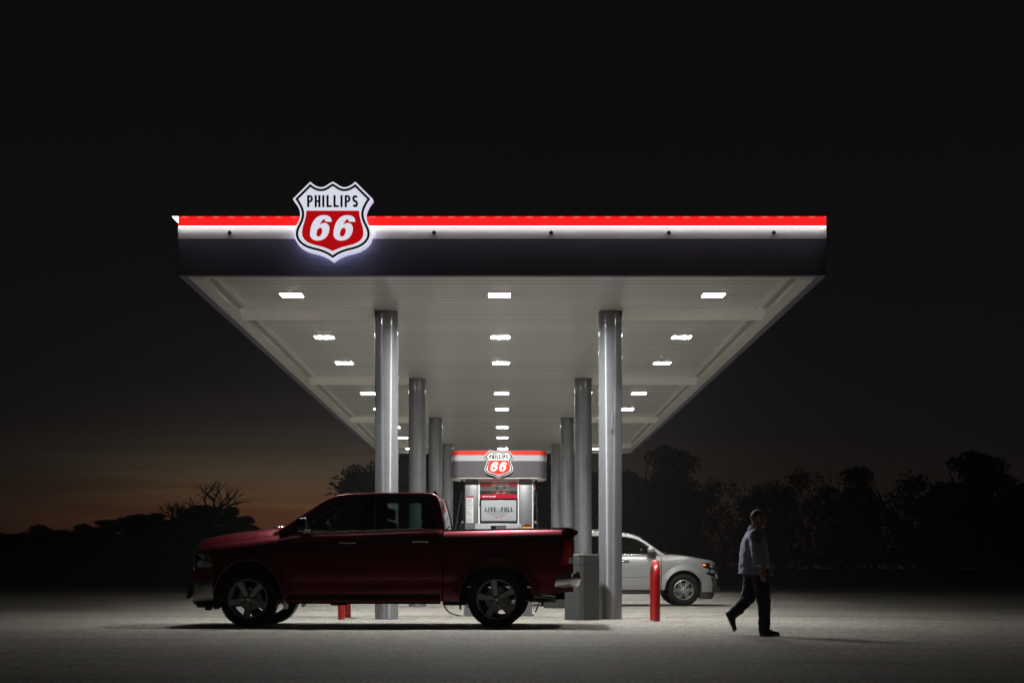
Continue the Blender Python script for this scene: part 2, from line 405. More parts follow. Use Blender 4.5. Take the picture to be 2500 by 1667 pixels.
def ribbon(path, w):
    L_, R_ = [], []
    for i, p in enumerate(path):
        a, b = Vector(path[max(0, i - 1)]), Vector(path[min(len(path) - 1, i + 1)]); t = (b - a).normalized(); n = Vector((-t.y, t.x)) * w / 2
        L_.append((p[0] + n.x, p[1] + n.y)); R_.append((p[0] - n.x, p[1] - n.y))
    return L_ + R_[::-1]
def arc(cx, cy, rx, ry, a0, a1, n=10): return [(cx + rx * math.cos(R(a0 + (a1 - a0) * k / n)), cy + ry * math.sin(R(a0 + (a1 - a0) * k / n))) for k in range(n + 1)]
def glyph(ch, t):
    w = .50
    if ch == 'I': return t, [[(0, 0), (t, 0), (t, 1), (0, 1)]]
    if ch == 'L': return w * .9, [[(0, 0), (w * .9, 0), (w * .9, t * .9), (t, t * .9), (t, 1), (0, 1)]]
    if ch == 'H': return w, [[(0, 0), (t, 0), (t, .5 - t * .4), (w - t, .5 - t * .4), (w - t, 0), (w, 0), (w, 1), (w - t, 1), (w - t, .5 + t * .45), (t, .5 + t * .45), (t, 1), (0, 1)]]
    if ch == 'T': return w, [[(w / 2 - t / 2, 0), (w / 2 + t / 2, 0), (w / 2 + t / 2, 1 - t * .9), (w, 1 - t * .9), (w, 1), (0, 1), (0, 1 - t * .9), (w / 2 - t / 2, 1 - t * .9)]]
    if ch == 'E': return w * .9, [[(0, 0), (w * .9, 0), (w * .9, t * .9), (t, t * .9), (t, .5 - t * .4), (w * .82, .5 - t * .4), (w * .82, .5 + t * .45), (t, .5 + t * .45), (t, 1 - t * .9), (w * .9, 1 - t * .9), (w * .9, 1), (0, 1)]]
    if ch == 'F': return w * .88, [[(0, 0), (t, 0), (t, .48 - t * .4), (w * .80, .48 - t * .4), (w * .80, .48 + t * .45), (t, .48 + t * .45), (t, 1 - t * .9), (w * .88, 1 - t * .9), (w * .88, 1), (0, 1)]]
    if ch == 'V': return w * 1.1, [[(w * .55 - t * .5, 0), (w * .55 + t * .5, 0), (w * 1.1, 1), (w * 1.1 - t * 1.05, 1), (w * .55, t * 1.5), (t * 1.05, 1), (0, 1)]]
    if ch == 'U': return w, [ribbon([(t / 2, 1), (t / 2, .5)] + arc(w / 2, .27, w / 2 - t / 2, .27 - t / 2, 180, 360) + [(w - t / 2, .5), (w - t / 2, 1)], t)]
    if ch == 'O': return w, [arc(w / 2, .5, w / 2, .5, 0, 345, 23), arc(w / 2, .5, w / 2 - t, .5 - t * .9, 0, 345, 23)]
    if ch == 'P':
        r = .30; cy = 1 - r
        outer = [(0, 0), (t, 0), (t, 1 - 2 * r), (w - .24, 1 - 2 * r)] + arc(w - .24, cy, .24, r, -90, 90, 12)[1:] + [(0, 1)]
        q = t * .86
        inner = [(t, 1 - 2 * r + q), (w - .24, 1 - 2 * r + q)] + arc(w - .24, cy, .24 - t, r - q, -90, 90, 10)[1:] + [(t, 1 - q)]
        return w, [outer, inner]
    if ch == 'S':
        h = t / 2
        p = arc(w / 2, .73, w / 2 - h, .27 - h, 25, 180, 10) + [(h + .02, .66), (.13, .56), (w / 2, .5), (w - .13, .44), (w - h - .02, .34)] + arc(w / 2, .27, w / 2 - h, .27 - h, 0, -155, 10)
        return w, [ribbon(p, t)]
def letters(name, text, box, depth, material, parent, t=.19, gap=.15, yfront=0):
    x = 0; loops = []
    for ch in text:
        wd, ls = glyph(ch, t); loops += [[(px_ + x, pz) for px_, pz in lp] for lp in ls]; x += wd + gap * (1.2 if ch == 'I' else 1)
    x -= gap; x0, x1, z0, z1 = box; sx, sz = (x1 - x0) / x, z1 - z0
    return curve_mesh(name, [[(x0 + a * sx, z0 + b * sz) for a, b in lp] for lp in loops], depth, material, parent, Matrix.Translation((0, yfront + depth, 0)))

def tag(o, label=None, cat=None, group=None, kind=None):
    if label: o['label'] = label
    if cat: o['category'] = cat
    if group: o['group'] = group
    if kind: o['kind'] = kind
    return o
def empty(name, loc, rz=0):
    o = bpy.data.objects.new(name, None); COL.objects.link(o); o.location = loc; o.rotation_euler = (0, 0, rz)
    o.empty_display_size = .3
    return o
def copy_tree(o, parent=None):
    c = o.copy(); COL.objects.link(c); c.parent = parent
    for ch in list(o.children): copy_tree(ch, c)
    return c
def interp(tab):
    def f(x):
        if x <= tab[0][0]: return tab[0][1]
        for (a, b), (c, d) in zip(tab, tab[1:]):
            if x <= c: return b + (d - b) * (x - a) / (c - a)
        return tab[-1][1]
    return f
def sinterp(tab):   # smooth (catmull-rom like) table lookup
    xs = [t[0] for t in tab]; ys = [t[1] for t in tab]; n = len(tab)
    ms = []
    for i in range(n):
        if i == 0: ms.append((ys[1] - ys[0]) / (xs[1] - xs[0]))
        elif i == n - 1: ms.append((ys[-1] - ys[-2]) / (xs[-1] - xs[-2]))
        else:
            a = (ys[i] - ys[i - 1]) / (xs[i] - xs[i - 1]); b = (ys[i + 1] - ys[i]) / (xs[i + 1] - xs[i])
            ms.append(0 if a * b <= 0 else 2 * a * b / (a + b))
    def f(x):
        if x <= xs[0]: return ys[0]
        if x >= xs[-1]: return ys[-1]
        i = max(k for k in range(n) if xs[k] <= x); h = xs[i + 1] - xs[i]; t = (x - xs[i]) / h
        return ((2 * t**3 - 3 * t**2 + 1) * ys[i] + (t**3 - 2 * t**2 + t) * h * ms[i]
                + (-2 * t**3 + 3 * t**2) * ys[i + 1] + (t**3 - t**2) * h * ms[i + 1])
    return f
def lin(a, b, n): return [a + (b - a) * i / (n - 1) for i in range(n)]

# ------------------------------------------------------------------ camera
EYE = .86
cam = bpy.data.cameras.new('camera'); camo = bpy.data.objects.new('camera', cam); COL.objects.link(camo)
camo.location = (0, 0, EYE); camo.rotation_euler = (R(90), 0, 0)
cam.sensor_width = 36; cam.lens = 3704 / 2500 * 36
cam.shift_x = 16 / 2500; cam.shift_y = (1392.4 - 833.5) / 2500
cam.clip_end = 2000; cam.clip_start = .1
SC.camera = camo

# ------------------------------------------------------------------ sky
w = bpy.data.worlds.new('World'); SC.world = w; w.use_nodes = True
N, L = w.node_tree.nodes, w.node_tree.links; N.clear()
out = N.new('ShaderNodeOutputWorld'); bg = N.new('ShaderNodeBackground'); L.new(bg.outputs[0], out.inputs[0])
tc = N.new('ShaderNodeTexCoord'); sp = N.new('ShaderNodeSeparateXYZ'); L.new(tc.outputs['Generated'], sp.inputs[0])
def wm(op, a, b=None, c=None):
    n = N.new('ShaderNodeMath'); n.operation = op
    for i, v in enumerate((a, b, c)):
        if v is None: continue
        if isinstance(v, (int, float)): n.inputs[i].default_value = v
        else: L.new(v, n.inputs[i])
    return n.outputs[0]
def srgb(r, g, b):
    f = lambda c: ((c / 255 + .055) / 1.055) ** 2.4 if c > 10 else c / 255 / 12.92
    return (f(r), f(g), f(b), 1)
def ramp(v, stops, interp_='B_SPLINE'):
    r = N.new('ShaderNodeValToRGB'); r.color_ramp.interpolation = interp_
    e = r.color_ramp.elements
    while len(e) > 1: e.remove(e[-1])
    e[0].position = stops[0][0]; e[0].color = stops[0][1]
    for p, c in stops[1:]:
        q = e.new(p); q.color = c
    L.new(v, r.inputs[0]); return r.outputs[0]
mp = N.new('ShaderNodeMapping'); mp.inputs['Scale'].default_value = (3.0, 3.0, 42); L.new(tc.outputs['Generated'], mp.inputs[0])
mp.inputs['Rotation'].default_value = (0, R(-2.0), 0)
nz = N.new('ShaderNodeTexNoise'); nz.inputs['Scale'].default_value = 1.5; nz.inputs['Detail'].default_value = 5; L.new(mp.outputs[0], nz.inputs[0])
cloud = wm('MULTIPLY', wm('SUBTRACT', nz.outputs['Fac'], .5), .30)
el = wm('MULTIPLY_ADD', wm('ADD', sp.outputs[2], wm('MULTIPLY', cloud, .10)), 2.5, 0)      # 0..0.4 of the sky -> 0..1
az = wm('DIVIDE', sp.outputs[0], wm('MAXIMUM', sp.outputs[1], .05))
glow = ramp(el, [(0, srgb(72, 30, 15)), (.035, srgb(82, 38, 18)), (.075, srgb(95, 55, 25)), (.14, srgb(74, 59, 39)),
                 (.20, srgb(50, 46, 38)), (.245, srgb(26, 24, 23)), (.33, srgb(10, 8, 8)), (.5, (0, 0, 0, 1))])
azr = ramp(wm('MULTIPLY_ADD', az, 1, .5), [(.08, (.06,) * 3 + (1,)), (.17, (.12,) * 3 + (1,)), (.24, (.40,) * 3 + (1,)), (.31, (.9,) * 3 + (1,)), (.40, (1,) * 3 + (1,)),
              (.46, (.65,) * 3 + (1,)), (.58, (.12,) * 3 + (1,)), (.70, (.06,) * 3 + (1,)), (.85, (.02,) * 3 + (1,))])
front = wm('GREATER_THAN', sp.outputs[1], .06)
cl2 = ramp(nz.outputs['Fac'], [(.38, (.62,) * 3 + (1,)), (.62, (1,) * 3 + (1,))], 'EASE')
def vm(op, a, b):
    n = N.new('ShaderNodeVectorMath'); n.operation = op
    for i, v in enumerate((a, b)):
        if isinstance(v, tuple): n.inputs[i].default_value = v
        else: L.new(v, n.inputs[i])
    return n.outputs[0]
g = vm('MULTIPLY', vm('MULTIPLY', glow, azr), cl2)
fv = N.new('ShaderNodeCombineXYZ'); [L.new(front, fv.inputs[i]) for i in range(3)]
g = vm('MULTIPLY', g, fv.outputs[0])
base = ramp(wm('MULTIPLY_ADD', sp.outputs[2], 1, 0), [(0, srgb(16, 14, 14)), (.12, srgb(17, 15, 15)), (.3, srgb(12.5, 11.5, 11.5)), (.8, srgb(10.1, 10.1, 10.1))])
L.new(vm('ADD', g, base), bg.inputs[0]); bg.inputs[1].default_value = 1
w.cycles_visibility.camera = True

# ------------------------------------------------------------------ ground and terrain
bm_ = MB(); bm_.add([(-75, -12, 0), (75, -12, 0), (75, 84, 0), (-75, 84, 0)], [(0, 1, 2, 3)])
tag(bm_.build('forecourt', M['ground'], recalc=False), kind='structure')
def hill(x, y):
    h = 0
    d = (x + 27.5)
    h += 3.5 * math.exp(-(d / (6.2 if d > 0 else 10.5)) ** 2) * math.exp(-((y - 142) / 14) ** 2)
    h += 2.3 * math.exp(-((x + 48) / 22) ** 2) * math.exp(-((y - 150) / 20) ** 2)
    h += 1.0 * max(0, min(1, (y - 100) / 40))
    return h + .25 * noise.noise(Vector((x * .15, y * .15, 1))) * min(1, max(0, (y - 86) / 20))
rows = []
ysx = [-14, 84.2] + lin(88, 230, 48) + [300, 420]
xs_ = [-260, -200] + lin(-150, 150, 90) + [200, 260]
for x in xs_:
    rows.append([(x, y, hill(x, y) - (.3 if y < 84.1 else .03)) for y in ysx])
tag(MB().grid(rows).build('field', M['field'], smooth=180), kind='structure')

# ------------------------------------------------------------------ shield sign
HALF = [(0, 183), (45, 208), (95, 243), (140, 262), (178, 268), (220, 265), (270, 248), (315, 222), (355, 190),
        (595, 428), (562, 470), (528, 528), (502, 585), (488, 640), (488, 690), (500, 745), (522, 800), (548, 850),
        (572, 905), (584, 960), (582, 1010), (566, 1060), (532, 1110), (482, 1155), (410, 1195), (320, 1224), (230, 1245),
        (150, 1272), (75, 1308), (0, 1360)]
def mirror(half): return half + [(-x, y) for x, y in half[::-1] if x != 0]
def px2(pts): return [(x / 1250, (770 - y) / 1250) for x, y in pts]   # unit: sign width of about one
def offset_loop(pts, d):
    n = len(pts); outp = []
    ar = sum(pts[i][0] * pts[(i + 1) % n][1] - pts[(i + 1) % n][0] * pts[i][1] for i in range(n))
    sg = 1 if ar > 0 else -1
    for i in range(n):
        p, q, r = Vector(pts[i - 1]), Vector(pts[i]), Vector(pts[(i + 1) % n])
        a = (q - p).normalized(); b = (r - q).normalized()
        na = Vector((a.y, -a.x)) * sg; nb = Vector((b.y, -b.x)) * sg
        m = (na + nb).normalized(); k = min(2.2, 1 / max(.3, m.dot(na)))
        outp.append(tuple(q + m * d * k))
    return outp
SIX = [(828, 790), (826, 748), (803, 712), (762, 691), (710, 683), (652, 689), (602, 713), (560, 752), (527, 803), (505, 860),
       (491, 925), (486, 985), (497, 1030), (525, 1062), (565, 1080), (612, 1085), (667, 1077), (720, 1050), (758, 1008),
       (782, 958), (792, 908), (789, 862), (770, 828), (736, 809), (700, 807), (665, 818), (636, 838), (660, 790),
       (685, 758), (708, 745), (723, 754), (727, 783)]
HOLE = [(655, 881), (674, 895), (682, 925), (676, 965), (656, 1005), (627, 1025), (601, 1018), (587, 990), (590, 950), (604, 910), (627, 887)]
RED = [(417, 612), (424, 690), (446, 780), (474, 870), (486, 950), (480, 1010), (455, 1062), (405, 1106), (330, 1140), (240, 1164), (150, 1186), (75, 1215), (0, 1250)]
def shield(parent, width, lit, depth):
    s = Matrix.Scale(width, 4)
    outl = px2(mirror(HALF)); e = .0035 / width
    T = lambda y: Matrix.Translation((0, y, 0))
    W_, B_, R_ = (M['sign_white'], M['sign_black'], M['sign_red']) if lit else (M['face_white'], M['face_black'], M['face_red'])
    body = curve_mesh('sign_body', [offset_loop(outl, .022)], depth, M['sign_return'] if lit else M['face_white'], parent, T(0) @ Matrix.Diagonal((width, 1, width, 1)))
    D = Matrix.Diagonal((width, 1, width, 1))
    curve_mesh('sign_face', [offset_loop(outl, .018)], .0035, W_, parent, T(-depth) @ D)
    curve_mesh('border_line', [outl, offset_loop(outl, -.030 if lit else -.040)], .0035, B_, parent, T(-depth - .0035) @ D)
    six = [(x - 845, y) for x, y in SIX]; hole = [(x - 845, y) for x, y in HOLE]
    f1, h1 = px2(six), px2(hole)
    f2, h2 = [(x + .2965, z) for x, z in f1], [(x + .2965, z) for x, z in h1]
    redp = [(417, 612)] + RED[1:]
    redp = px2(RED + [(-x, y) for x, y in RED[::-1] if x != 0])
    curve_mesh('red_field', [redp], .0035, R_, parent, T(-depth - .0035) @ D)
    curve_mesh('digit', [f1, h1], .0035, W_, parent, T(-depth - .007) @ D)
    curve_mesh('digit', [f2, h2], .0035, W_, parent, T(-depth - .007) @ D)
    bx = [v * width for v in ((440 - 845) / 1250, (1245 - 845) / 1250, (770 - 557) / 1250, (770 - 368) / 1250)]
    letters('lettering', 'PHILLIPS', bx, .0035, B_, parent, .19 if lit else .24, .145, -depth - .0075)

# ------------------------------------------------------------------ canopy
X0, X1, Y0, Y1 = -5.017, 4.92, 23.27, 58.8
ZB, ZS = 5.38, 5.46
can = empty('canopy', (0, 0, 0))
tag(can, 'long flat forecourt canopy with red, white and dark bands standing on eight grey columns', 'canopy')
def ring(mb, x0, x1, y0, y1, z0, z1, t):
    mb.box(x0, x1, y0, y0 + t, z0, z1); mb.box(x0, x1, y1 - t, y1, z0, z1)
    mb.box(x0, x0 + t, y0 + t, y1 - t, z0, z1); mb.box(x1 - t, x1, y0 + t, y1 - t, z0, z1)
    return mb
ring(MB(), X0, X1, Y0, Y1, ZB, 5.941, .12).build('dark_band', M['fascia_dark'], can)
ring(MB(), X0 - .004, X1 + .004, Y0 - .004, Y1 + .004, 5.941, 6.117, .12).build('white_band', M['fascia_white'], can)
ring(MB(), X0 + .012, X1 - .012, Y0 - .06, Y1 + .06, 6.124, 6.275, .16).build('light_bar', M['bar'], can)
ring(MB(), X0 + .014, X1 - .014, Y0 - .056, Y1 + .056, 6.118, 6.1235, .026).build('led_strip', M['led'], can)
ring(MB(), X0 - .006, X1 + .006, Y0 - .006, Y1 + .006, 5.385, 5.425, .1).build('lower_lip', M['fascia_dark'], can)
e = MB().prism([(X0 - .085, 6.273), (X0 + .010, 6.273), (X0 + .010, 6.19)], Y0 - .055, Y0 + .3)
e.build('bar_end_cap', M['led'], can)
MB().box(X0 + .15, X1 - .15, Y0 + .15, Y1 - .15, 6.05, 6.15).build('roof_deck', M['roof_deck'], can)
sf = MB().add([(X0 + .12, Y0 + .12, ZS), (X1 - .12, Y0 + .12, ZS), (X1 - .12, Y1 - .12, ZS), (X0 + .12, Y1 - .12, ZS)], [(3, 2, 1, 0)])
sf.build('soffit', M['soffit'], can, recalc=False)
tr = MB()
t = .34
tr.box(X0 + .122, X0 + t, Y0 + .3, Y1 - .122, ZB + .004, ZS + .02); tr.box(X1 - t, X1 - .122, Y0 + .3, Y1 - .122, ZB + .004, ZS + .02)
tr.box(X0 + .122, X1 - .122, Y0 + .122, Y0 + .22, ZB + .004, ZS + .02); tr.box(X0 + .122, X1 - .122, Y1 - .35, Y1 - .123, ZB + .003, ZS + .02)
tr.build('edge_trim', M['trim'], can)
sl = MB()
sl.box(X0 + t + .16, X0 + t + .20, Y0 + .5, Y1 - .6, ZS - .03, ZS + .01); sl.box(X1 - t - .20, X1 - t - .16, Y0 + .5, Y1 - .6, ZS - .03, ZS + .01)
sl.build('edge_rail', M['trim'], can)
MB().box(X0 + t + .01, X0 + t + .08, Y0 + .4, Y1 - .5, ZS - .006, ZS + .004).box(X1 - t - .08, X1 - t - .01, Y0 + .4, Y1 - .5, ZS - .006, ZS + .004).build('edge_gutter', M['gutter'], can)
ROWS = [27 + 9.42 * i for i in range(4)]
CXL, CXR = -2.115, 1.865
for i, y in enumerate(ROWS):
    for s in (-1, 1):
        xa, xb = (X0 + t, CXL - .20) if s < 0 else (CXR + .20, X1 - t)
        MB().prism([(y - .42, ZS + .005), (y - .02, ZS - .135), (y + .10, ZS - .135), (y + .10, ZS + .005)], xa, xb, 'yz').build('cross_beam', M['beam'], can)
        cx = CXL if s < 0 else CXR
        c = MB().lathe([(.209, 0), (.209, 4.62), (.2105, 4.625), (.2105, ZS)], 'z', 48, (cx, y, 0)).build('column', M['column'], can, smooth=30)
        col_plate = MB()
        if s > 0:
            col_plate.box(cx - .012, cx + .012, y - .50, y - .205, 3.32, 3.65)
            col_plate.build('number_flag', M['column'], c)
for px_ in (528, 997, 1266, 1536, 1777):
    X = (px_ - 1161) / 149.7
    MB().lathe([(.030, 0), (.030, .012), (.020, .018)], 'y', 20, (X, Y0 - .022, 6.035)).build('bolt_cap', M['sign_black'], can, smooth=40)

# the lit shield on the canopy edge
sg = empty('shield_sign', ((763 - 1161) / 149.7 * .985, Y0 - .03, .86 + (1310 - 502) / 149.7 * .982))
tag(sg, 'large backlit white, red and black shield sign on the canopy front edge', 'sign')
shield(sg, 1.20, True, .20)
hl = offset_loop(px2(mirror(HALF)), -.04); hl = [(x * 1.2, z * 1.2) for x, z in hl]
hb = curve_mesh('back_light', [hl, offset_loop(hl, -.03)], .012, M['halo'], sg)
hb.data.transform(Matrix.Translation((0, .022, 0)))
for v in sg.children:
    if v.name.startswith('back_light'): continue
    v.data.transform(Matrix.Translation((0, -.03, 0)))

# ceiling lights
LY = [25.33, 29.89, 33.6, 39.4, 43.25, 48.7, 52.5, 57.2]
ORD = ['nearest', 'second', 'third', 'fourth', 'fifth', 'sixth', 'seventh', 'farthest']
OPT = {}
def optic(kind):                                        # spread and power invented per position to shape light on the ground
    if kind not in OPT:
        e_, sp_ = {'front': (FRONT_E, 168), 'middle': (MID_E, 138), 'side': (SIDE_E, 104), 'corner': (CORN_E, 120)}[kind]
        al = bpy.data.lights.new('lamp_' + kind, 'AREA'); al.shape = 'SQUARE'; al.size = .30; al.energy = e_; al.color = (1, .985, .955); al.spread = R(sp_); OPT[kind] = al
    return OPT[kind]
FRONT_E, MID_E, SIDE_E, CORN_E = 600, 112, 92, 106
lt = None
for j, (X, side) in enumerate(((-3.57, 'left'), (-.10, 'middle'), (3.47, 'right'))):
    for i, y in enumerate(LY):
        if lt is None:
            lt = empty('ceiling_light', (X, y, ZS))
            MB().rbox(-.235, .235, -.235, .235, -.007, -.001, .002, 2).build('housing', M['fix_body'], lt, smooth=40)
            MB().rbox(-.175, .175, -.175, .175, -.0115, -.0085, .001, 2).build('lamp_lens', M['lamp'], lt)
            ring(MB(), -.20, .20, -.20, .20, -.010, -.0072, .022).build('lens_rim', M['fix_body'], lt)
            alo = bpy.data.objects.new('lamp_source', optic('side')); COL.objects.link(alo); alo.parent = lt; alo.location = (0, 0, -.0078)
            o = lt
        else:
            o = copy_tree(lt); o.location = (X, y, ZS)
            for q in o.children:
                if q.type == 'LIGHT': q.data = optic('front' if (i == 0 and j == 1) else ('middle' if j == 1 else ('corner' if i == 0 else 'side')))
        tag(o, f'square lit lamp under the canopy, {ORD[i]} from the front in the {side} row', 'ceiling light', 'lit square lamps under the canopy')

# ------------------------------------------------------------------ fuel dispensers
def dz(py): return EYE - (py - 1392.4) / 127.7
def dx(px): return (px - 1218) / 127.7
def dispenser():
    r = empty('fuel_dispenser', (-.125, 29, 0))
    def stadium(hx, y0, y1, n=10):
        ry = (y1 - y0) / 2; cy = (y0 + y1) / 2; rx = .17; p = []
        for k in range(n + 1):
            a = -PI / 2 + PI * k / n; p.append((hx - rx + rx * math.cos(a), cy + ry * math.sin(a)))
        for k in range(n + 1):
            a = PI / 2 + PI * k / n; p.append((-hx + rx + rx * math.cos(a), cy + ry * math.sin(a)))
        return p
    val = MB().prism(stadium(.915, -.42, .60), 2.615, 2.925, 'xy').build('valance', M['stripe_dark'], r, smooth=35)
    MB().prism(stadium(.918, -.423, .603), 2.926, 3.035, 'xy').build('grey_stripe', M['stripe_grey'], val, smooth=35)
    MB().prism(stadium(.921, -.426, .606), 3.036, 3.115, 'xy').build('red_stripe', M['stripe_red'], val, smooth=35)
    MB().prism(stadium(.90, -.40, .58), 3.116, 3.125, 'xy').build('valance_top', M['pump_dark'], val)
    MB().prism(stadium(.905, -.41, .59), 2.595, 2.614, 'xy').build('valance_base', M['trim'], val)
    s = empty('shield_badge', (.0, -.427, .86 + (1392.4 - 1131) / 130.5)); s.parent = r
    shield(s, .545, False, .035)
    # flatten: sub-parts belong to the badge body
    for sx in (-1, 1):
        a, b = (.384, .645)
        if sx < 0: a, b = -.645, -.39
        lg = MB().rbox(a, b, -.28, .30, .55, 2.594, .012, 2)
        lg.box(*((-.66, -.49) if sx < 0 else (.46, .63)), -.22, .24, 0, .549)
        lgo = lg.build('leg', M['steel'], r, smooth=30)
        xe = -.388 if sx < 0 else .354
        MB().box(xe, xe + .028, -.285, -.24, .95, 2.594).build('edge_strip', M['face_white'], lgo)
        if sx > 0: MB().box(.632, .650, -.29, -.25, .95, 2.594).build('edge_strip', M['face_white'], lgo)
    MB().box(-.36, .354, -.27, .28, 2.56, 2.5945).build('top_crossbar', M['face_white'], r)
    # pump head
    hd = MB().rbox(-.352, .350, -.40, .25, 1.765, 2.215, .012, 2).build('pump_head', M['gloss_black'], r, smooth=30)
    cap = [(-.356, 2.216), (.352, 2.216), (.352, 2.25), (.345, 2.275), (.325, 2.295), (.295, 2.302), (-.30, 2.302), (-.33, 2.295), (-.35, 2.275), (-.356, 2.25)]
    cp = MB().prism(cap, -.43, .26).build('red_cap', M['pump_red'], hd)
    text_mesh('cap_lettering', '@phillips66gas', (dx(1179), dx(1203), dz(1216), dz(1212)), .002, M['face_white'], cp, .02, -.4325)
    MB().box(dx(1204), dx(1206.5), -.4325, -.43, dz(1215.5), dz(1212.5)).box(dx(1207.5), dx(1210), -.4325, -.43, dz(1215.5), dz(1212.5)).build('cap_symbols', M['face_white'], cp)
    sc = MB().rbox(-.332, .330, -.408, -.38, 1.795, 2.188, .006, 2).build('screen', M['screen'], hd, smooth=30)
    MB().prism([(-.30, 1.99), (.22, 1.99), (.20, 1.96), (0.02, 1.84), (-.05, 1.84)], -.4095, -.408).build('screen_picture', M['screen_tone'], sc)
    yf = -.4125
    letters('lettering', 'LIVE', (dx(1185.3), dx(1211.2), dz(1250), dz(1240)), .003, M['face_black'], sc, .21, .17, yf)
    letters('lettering', 'FULL', (dx(1223.8), dx(1252.2), dz(1250.7), dz(1240.2)), .003, M['face_black'], sc, .21, .17, yf)
    letters('lettering', 'TO', (dx(1214.2), dx(1220.6), dz(1246.2), dz(1243.4)), .003, M['print_grey'], sc, .16, .17, yf)
    letters('lettering', 'THE', (dx(1213), dx(1222), dz(1250.3), dz(1247.4)), .003, M['print_grey'], sc, .16, .17, yf)
    sm = [(x * .068 + dx(1217.3), z * .068 + dz(1267.5)) for x, z in px2(mirror(HALF))]
    curve_mesh('small_emblem', [sm], .003, M['face_red'], sc, Matrix.Translation((0, yf + .003, 0)))
    text_mesh('lettering', '66', (dx(1214.8), dx(1219.8), dz(1269.5), dz(1265.8)), .002, M['face_white'], sc, .03, yf - .0025, .2)
    # cabinet
    cb = MB().rbox(-.45, .425, -.46, .30, 1.02, 1.745, .015, 2).build('cabinet', M['pump_grey'], r, smooth=30)
    MB().box(-.44, .415, -.40, .28, .12, 1.019).build('lower_cabinet', M['pump_dark'], r)
    MB().box(dx(1199), dx(1235.5), -.4665, -.461, dz(1293), dz(1284.5)).build('price_display', M['gloss_black'], cb)
    MB().box(dx(1211), dx(1234), -.469, -.4668, dz(1292.5), dz(1286.5)).build('keypad', M['stripe_dark'], cb)
    MB().box(dx(1265), dx(1267), -.4665, -.461, dz(1290.5), dz(1286.5)).build('red_label', M['pump_red'], cb)
    k = MB()
    for i in range(4):
        for j in range(3): k.box(-.30 + j * .05, -.265 + j * .05, -.474, -.461, 1.30 + i * .045, 1.335 + i * .045)
    k.build('keys', M['stripe_dark'], cb)
    # stickers
    st = MB().box(dx(1139.8), dx(1156.3), -.286, -.281, dz(1276.5), dz(1216.5)).build('notice_sticker', M['paper'], r)
    MB().box(dx(1139.8), dx(1156.8), -.287, -.281, dz(1216.4), dz(1212.5)).build('sticker_header', M['pump_red'], st)
    ln = MB(); z = dz(1219)
    while z > dz(1274):
        ln.box(dx(1141), dx(1155 - random.random() * 5), -.2885, -.2865, z - .008, z); z -= .017 + random.random() * .018
    ln.build('printed_lines', M['print_grey'], st)
    dome = [(dx(1275.5), dz(1287)), (dx(1297.5), dz(1287)), (dx(1296), dz(1283)), (dx(1291), dz(1280)), (dx(1286), dz(1279)), (dx(1281), dz(1280.5)), (dx(1277), dz(1283.5))]
    dm = MB().prism(dome, -.290, -.2825).build('food_sticker', M['brown'], r)
    MB().box(dx(1275), dx(1297.8), -.2915, -.2825, dz(1290.5), dz(1287.1)).build('sticker_band', M['yellow'], dm)
    MB().box(dx(1133), dx(1137), -.2, -.19, dz(1190), dz(1186)).build('side_label', M['face_red'], r)
    # hoses
    def hz(pts, y=-.15): return [(dx(a), y + (c or 0), dz(b)) for a, b, c in [(p + (0,))[:3] if len(p) == 2 else p for p in pts]]
    H = M['hose']
    for s in (-1, 1):
        if s < 0:
            top = [(1129, 1170), (1128, 1190), (1126, 1212), (1123, 1228), (1117, 1265), (1110, 1310), (1098, 1390), (1084, 1462), (1092, 1488), (1112, 1499), (1140, 1502), (1160, 1490, .1), (1166, 1400, .15)]
            sec = [(1129, 1200), (1131, 1226), (1132, 1290), (1133, 1330), (1140, 1350, .1), (1142, 1300, .1)]
        else:
            top = [(1308, 1170), (1309, 1195), (1310, 1222), (1311.5, 1292), (1314, 1380), (1316.5, 1452), (1312, 1480), (1302, 1498), (1290, 1503), (1279, 1490, .1), (1274, 1400, .15)]
            sec = [(1307, 1195), (1305.5, 1226), (1302, 1290), (1300, 1330), (1292, 1350, .1), (1288, 1300, .1)]
        ho = MB().tube(hz(top), .0155, 8, 6).build('hose', H, r, smooth=60)
        MB().tube(hz(sec, -.12), .0135, 8, 6).build('hose', H, r, smooth=60)
        for (a, b), (c, d), rr in ((top[0][:2], (top[0][0], top[0][1] + 6), .022), ((top[1][0], top[1][1] + 4), (top[1][0] - .5 * -s, top[1][1] + 14), .024),
                                   ((top[2][0], top[2][1] + 6), (top[2][0] + .3 * s, top[2][1] + 12), .022)):
            MB().tube([(dx(a), -.15, dz(b)), (dx(c), -.15, dz(d))], rr, 10).build('hose_coupling', M['chrome'], ho, smooth=40)
        MB().tube(hz([(sec[1][0], 1208), (sec[1][0], 1218)], -.12), .021, 10).build('hose_coupling', M['chrome'], ho, smooth=40)
        if s > 0: MB().tube(hz([(1306, 1493), (1302.5, 1498.2)]), .021, 10).build('hose_collar', M['face_white'], ho)
        nx = .66 * s
        nz_ = MB().rbox(min(nx, nx + .09 * s), max(nx, nx + .09 * s), -.14, .05, 1.25, 1.62, .02, 2)
        nz_.tube([(nx + .05 * s, -.02, 1.6), (nx + .06 * s, -.10, 1.72), (nx + .03 * s, -.22, 1.78)], .022, 8, 4)
        nz_.build('nozzle_boot', M['pump_dark'], r, smooth=40)
    return r
dp = dispenser()
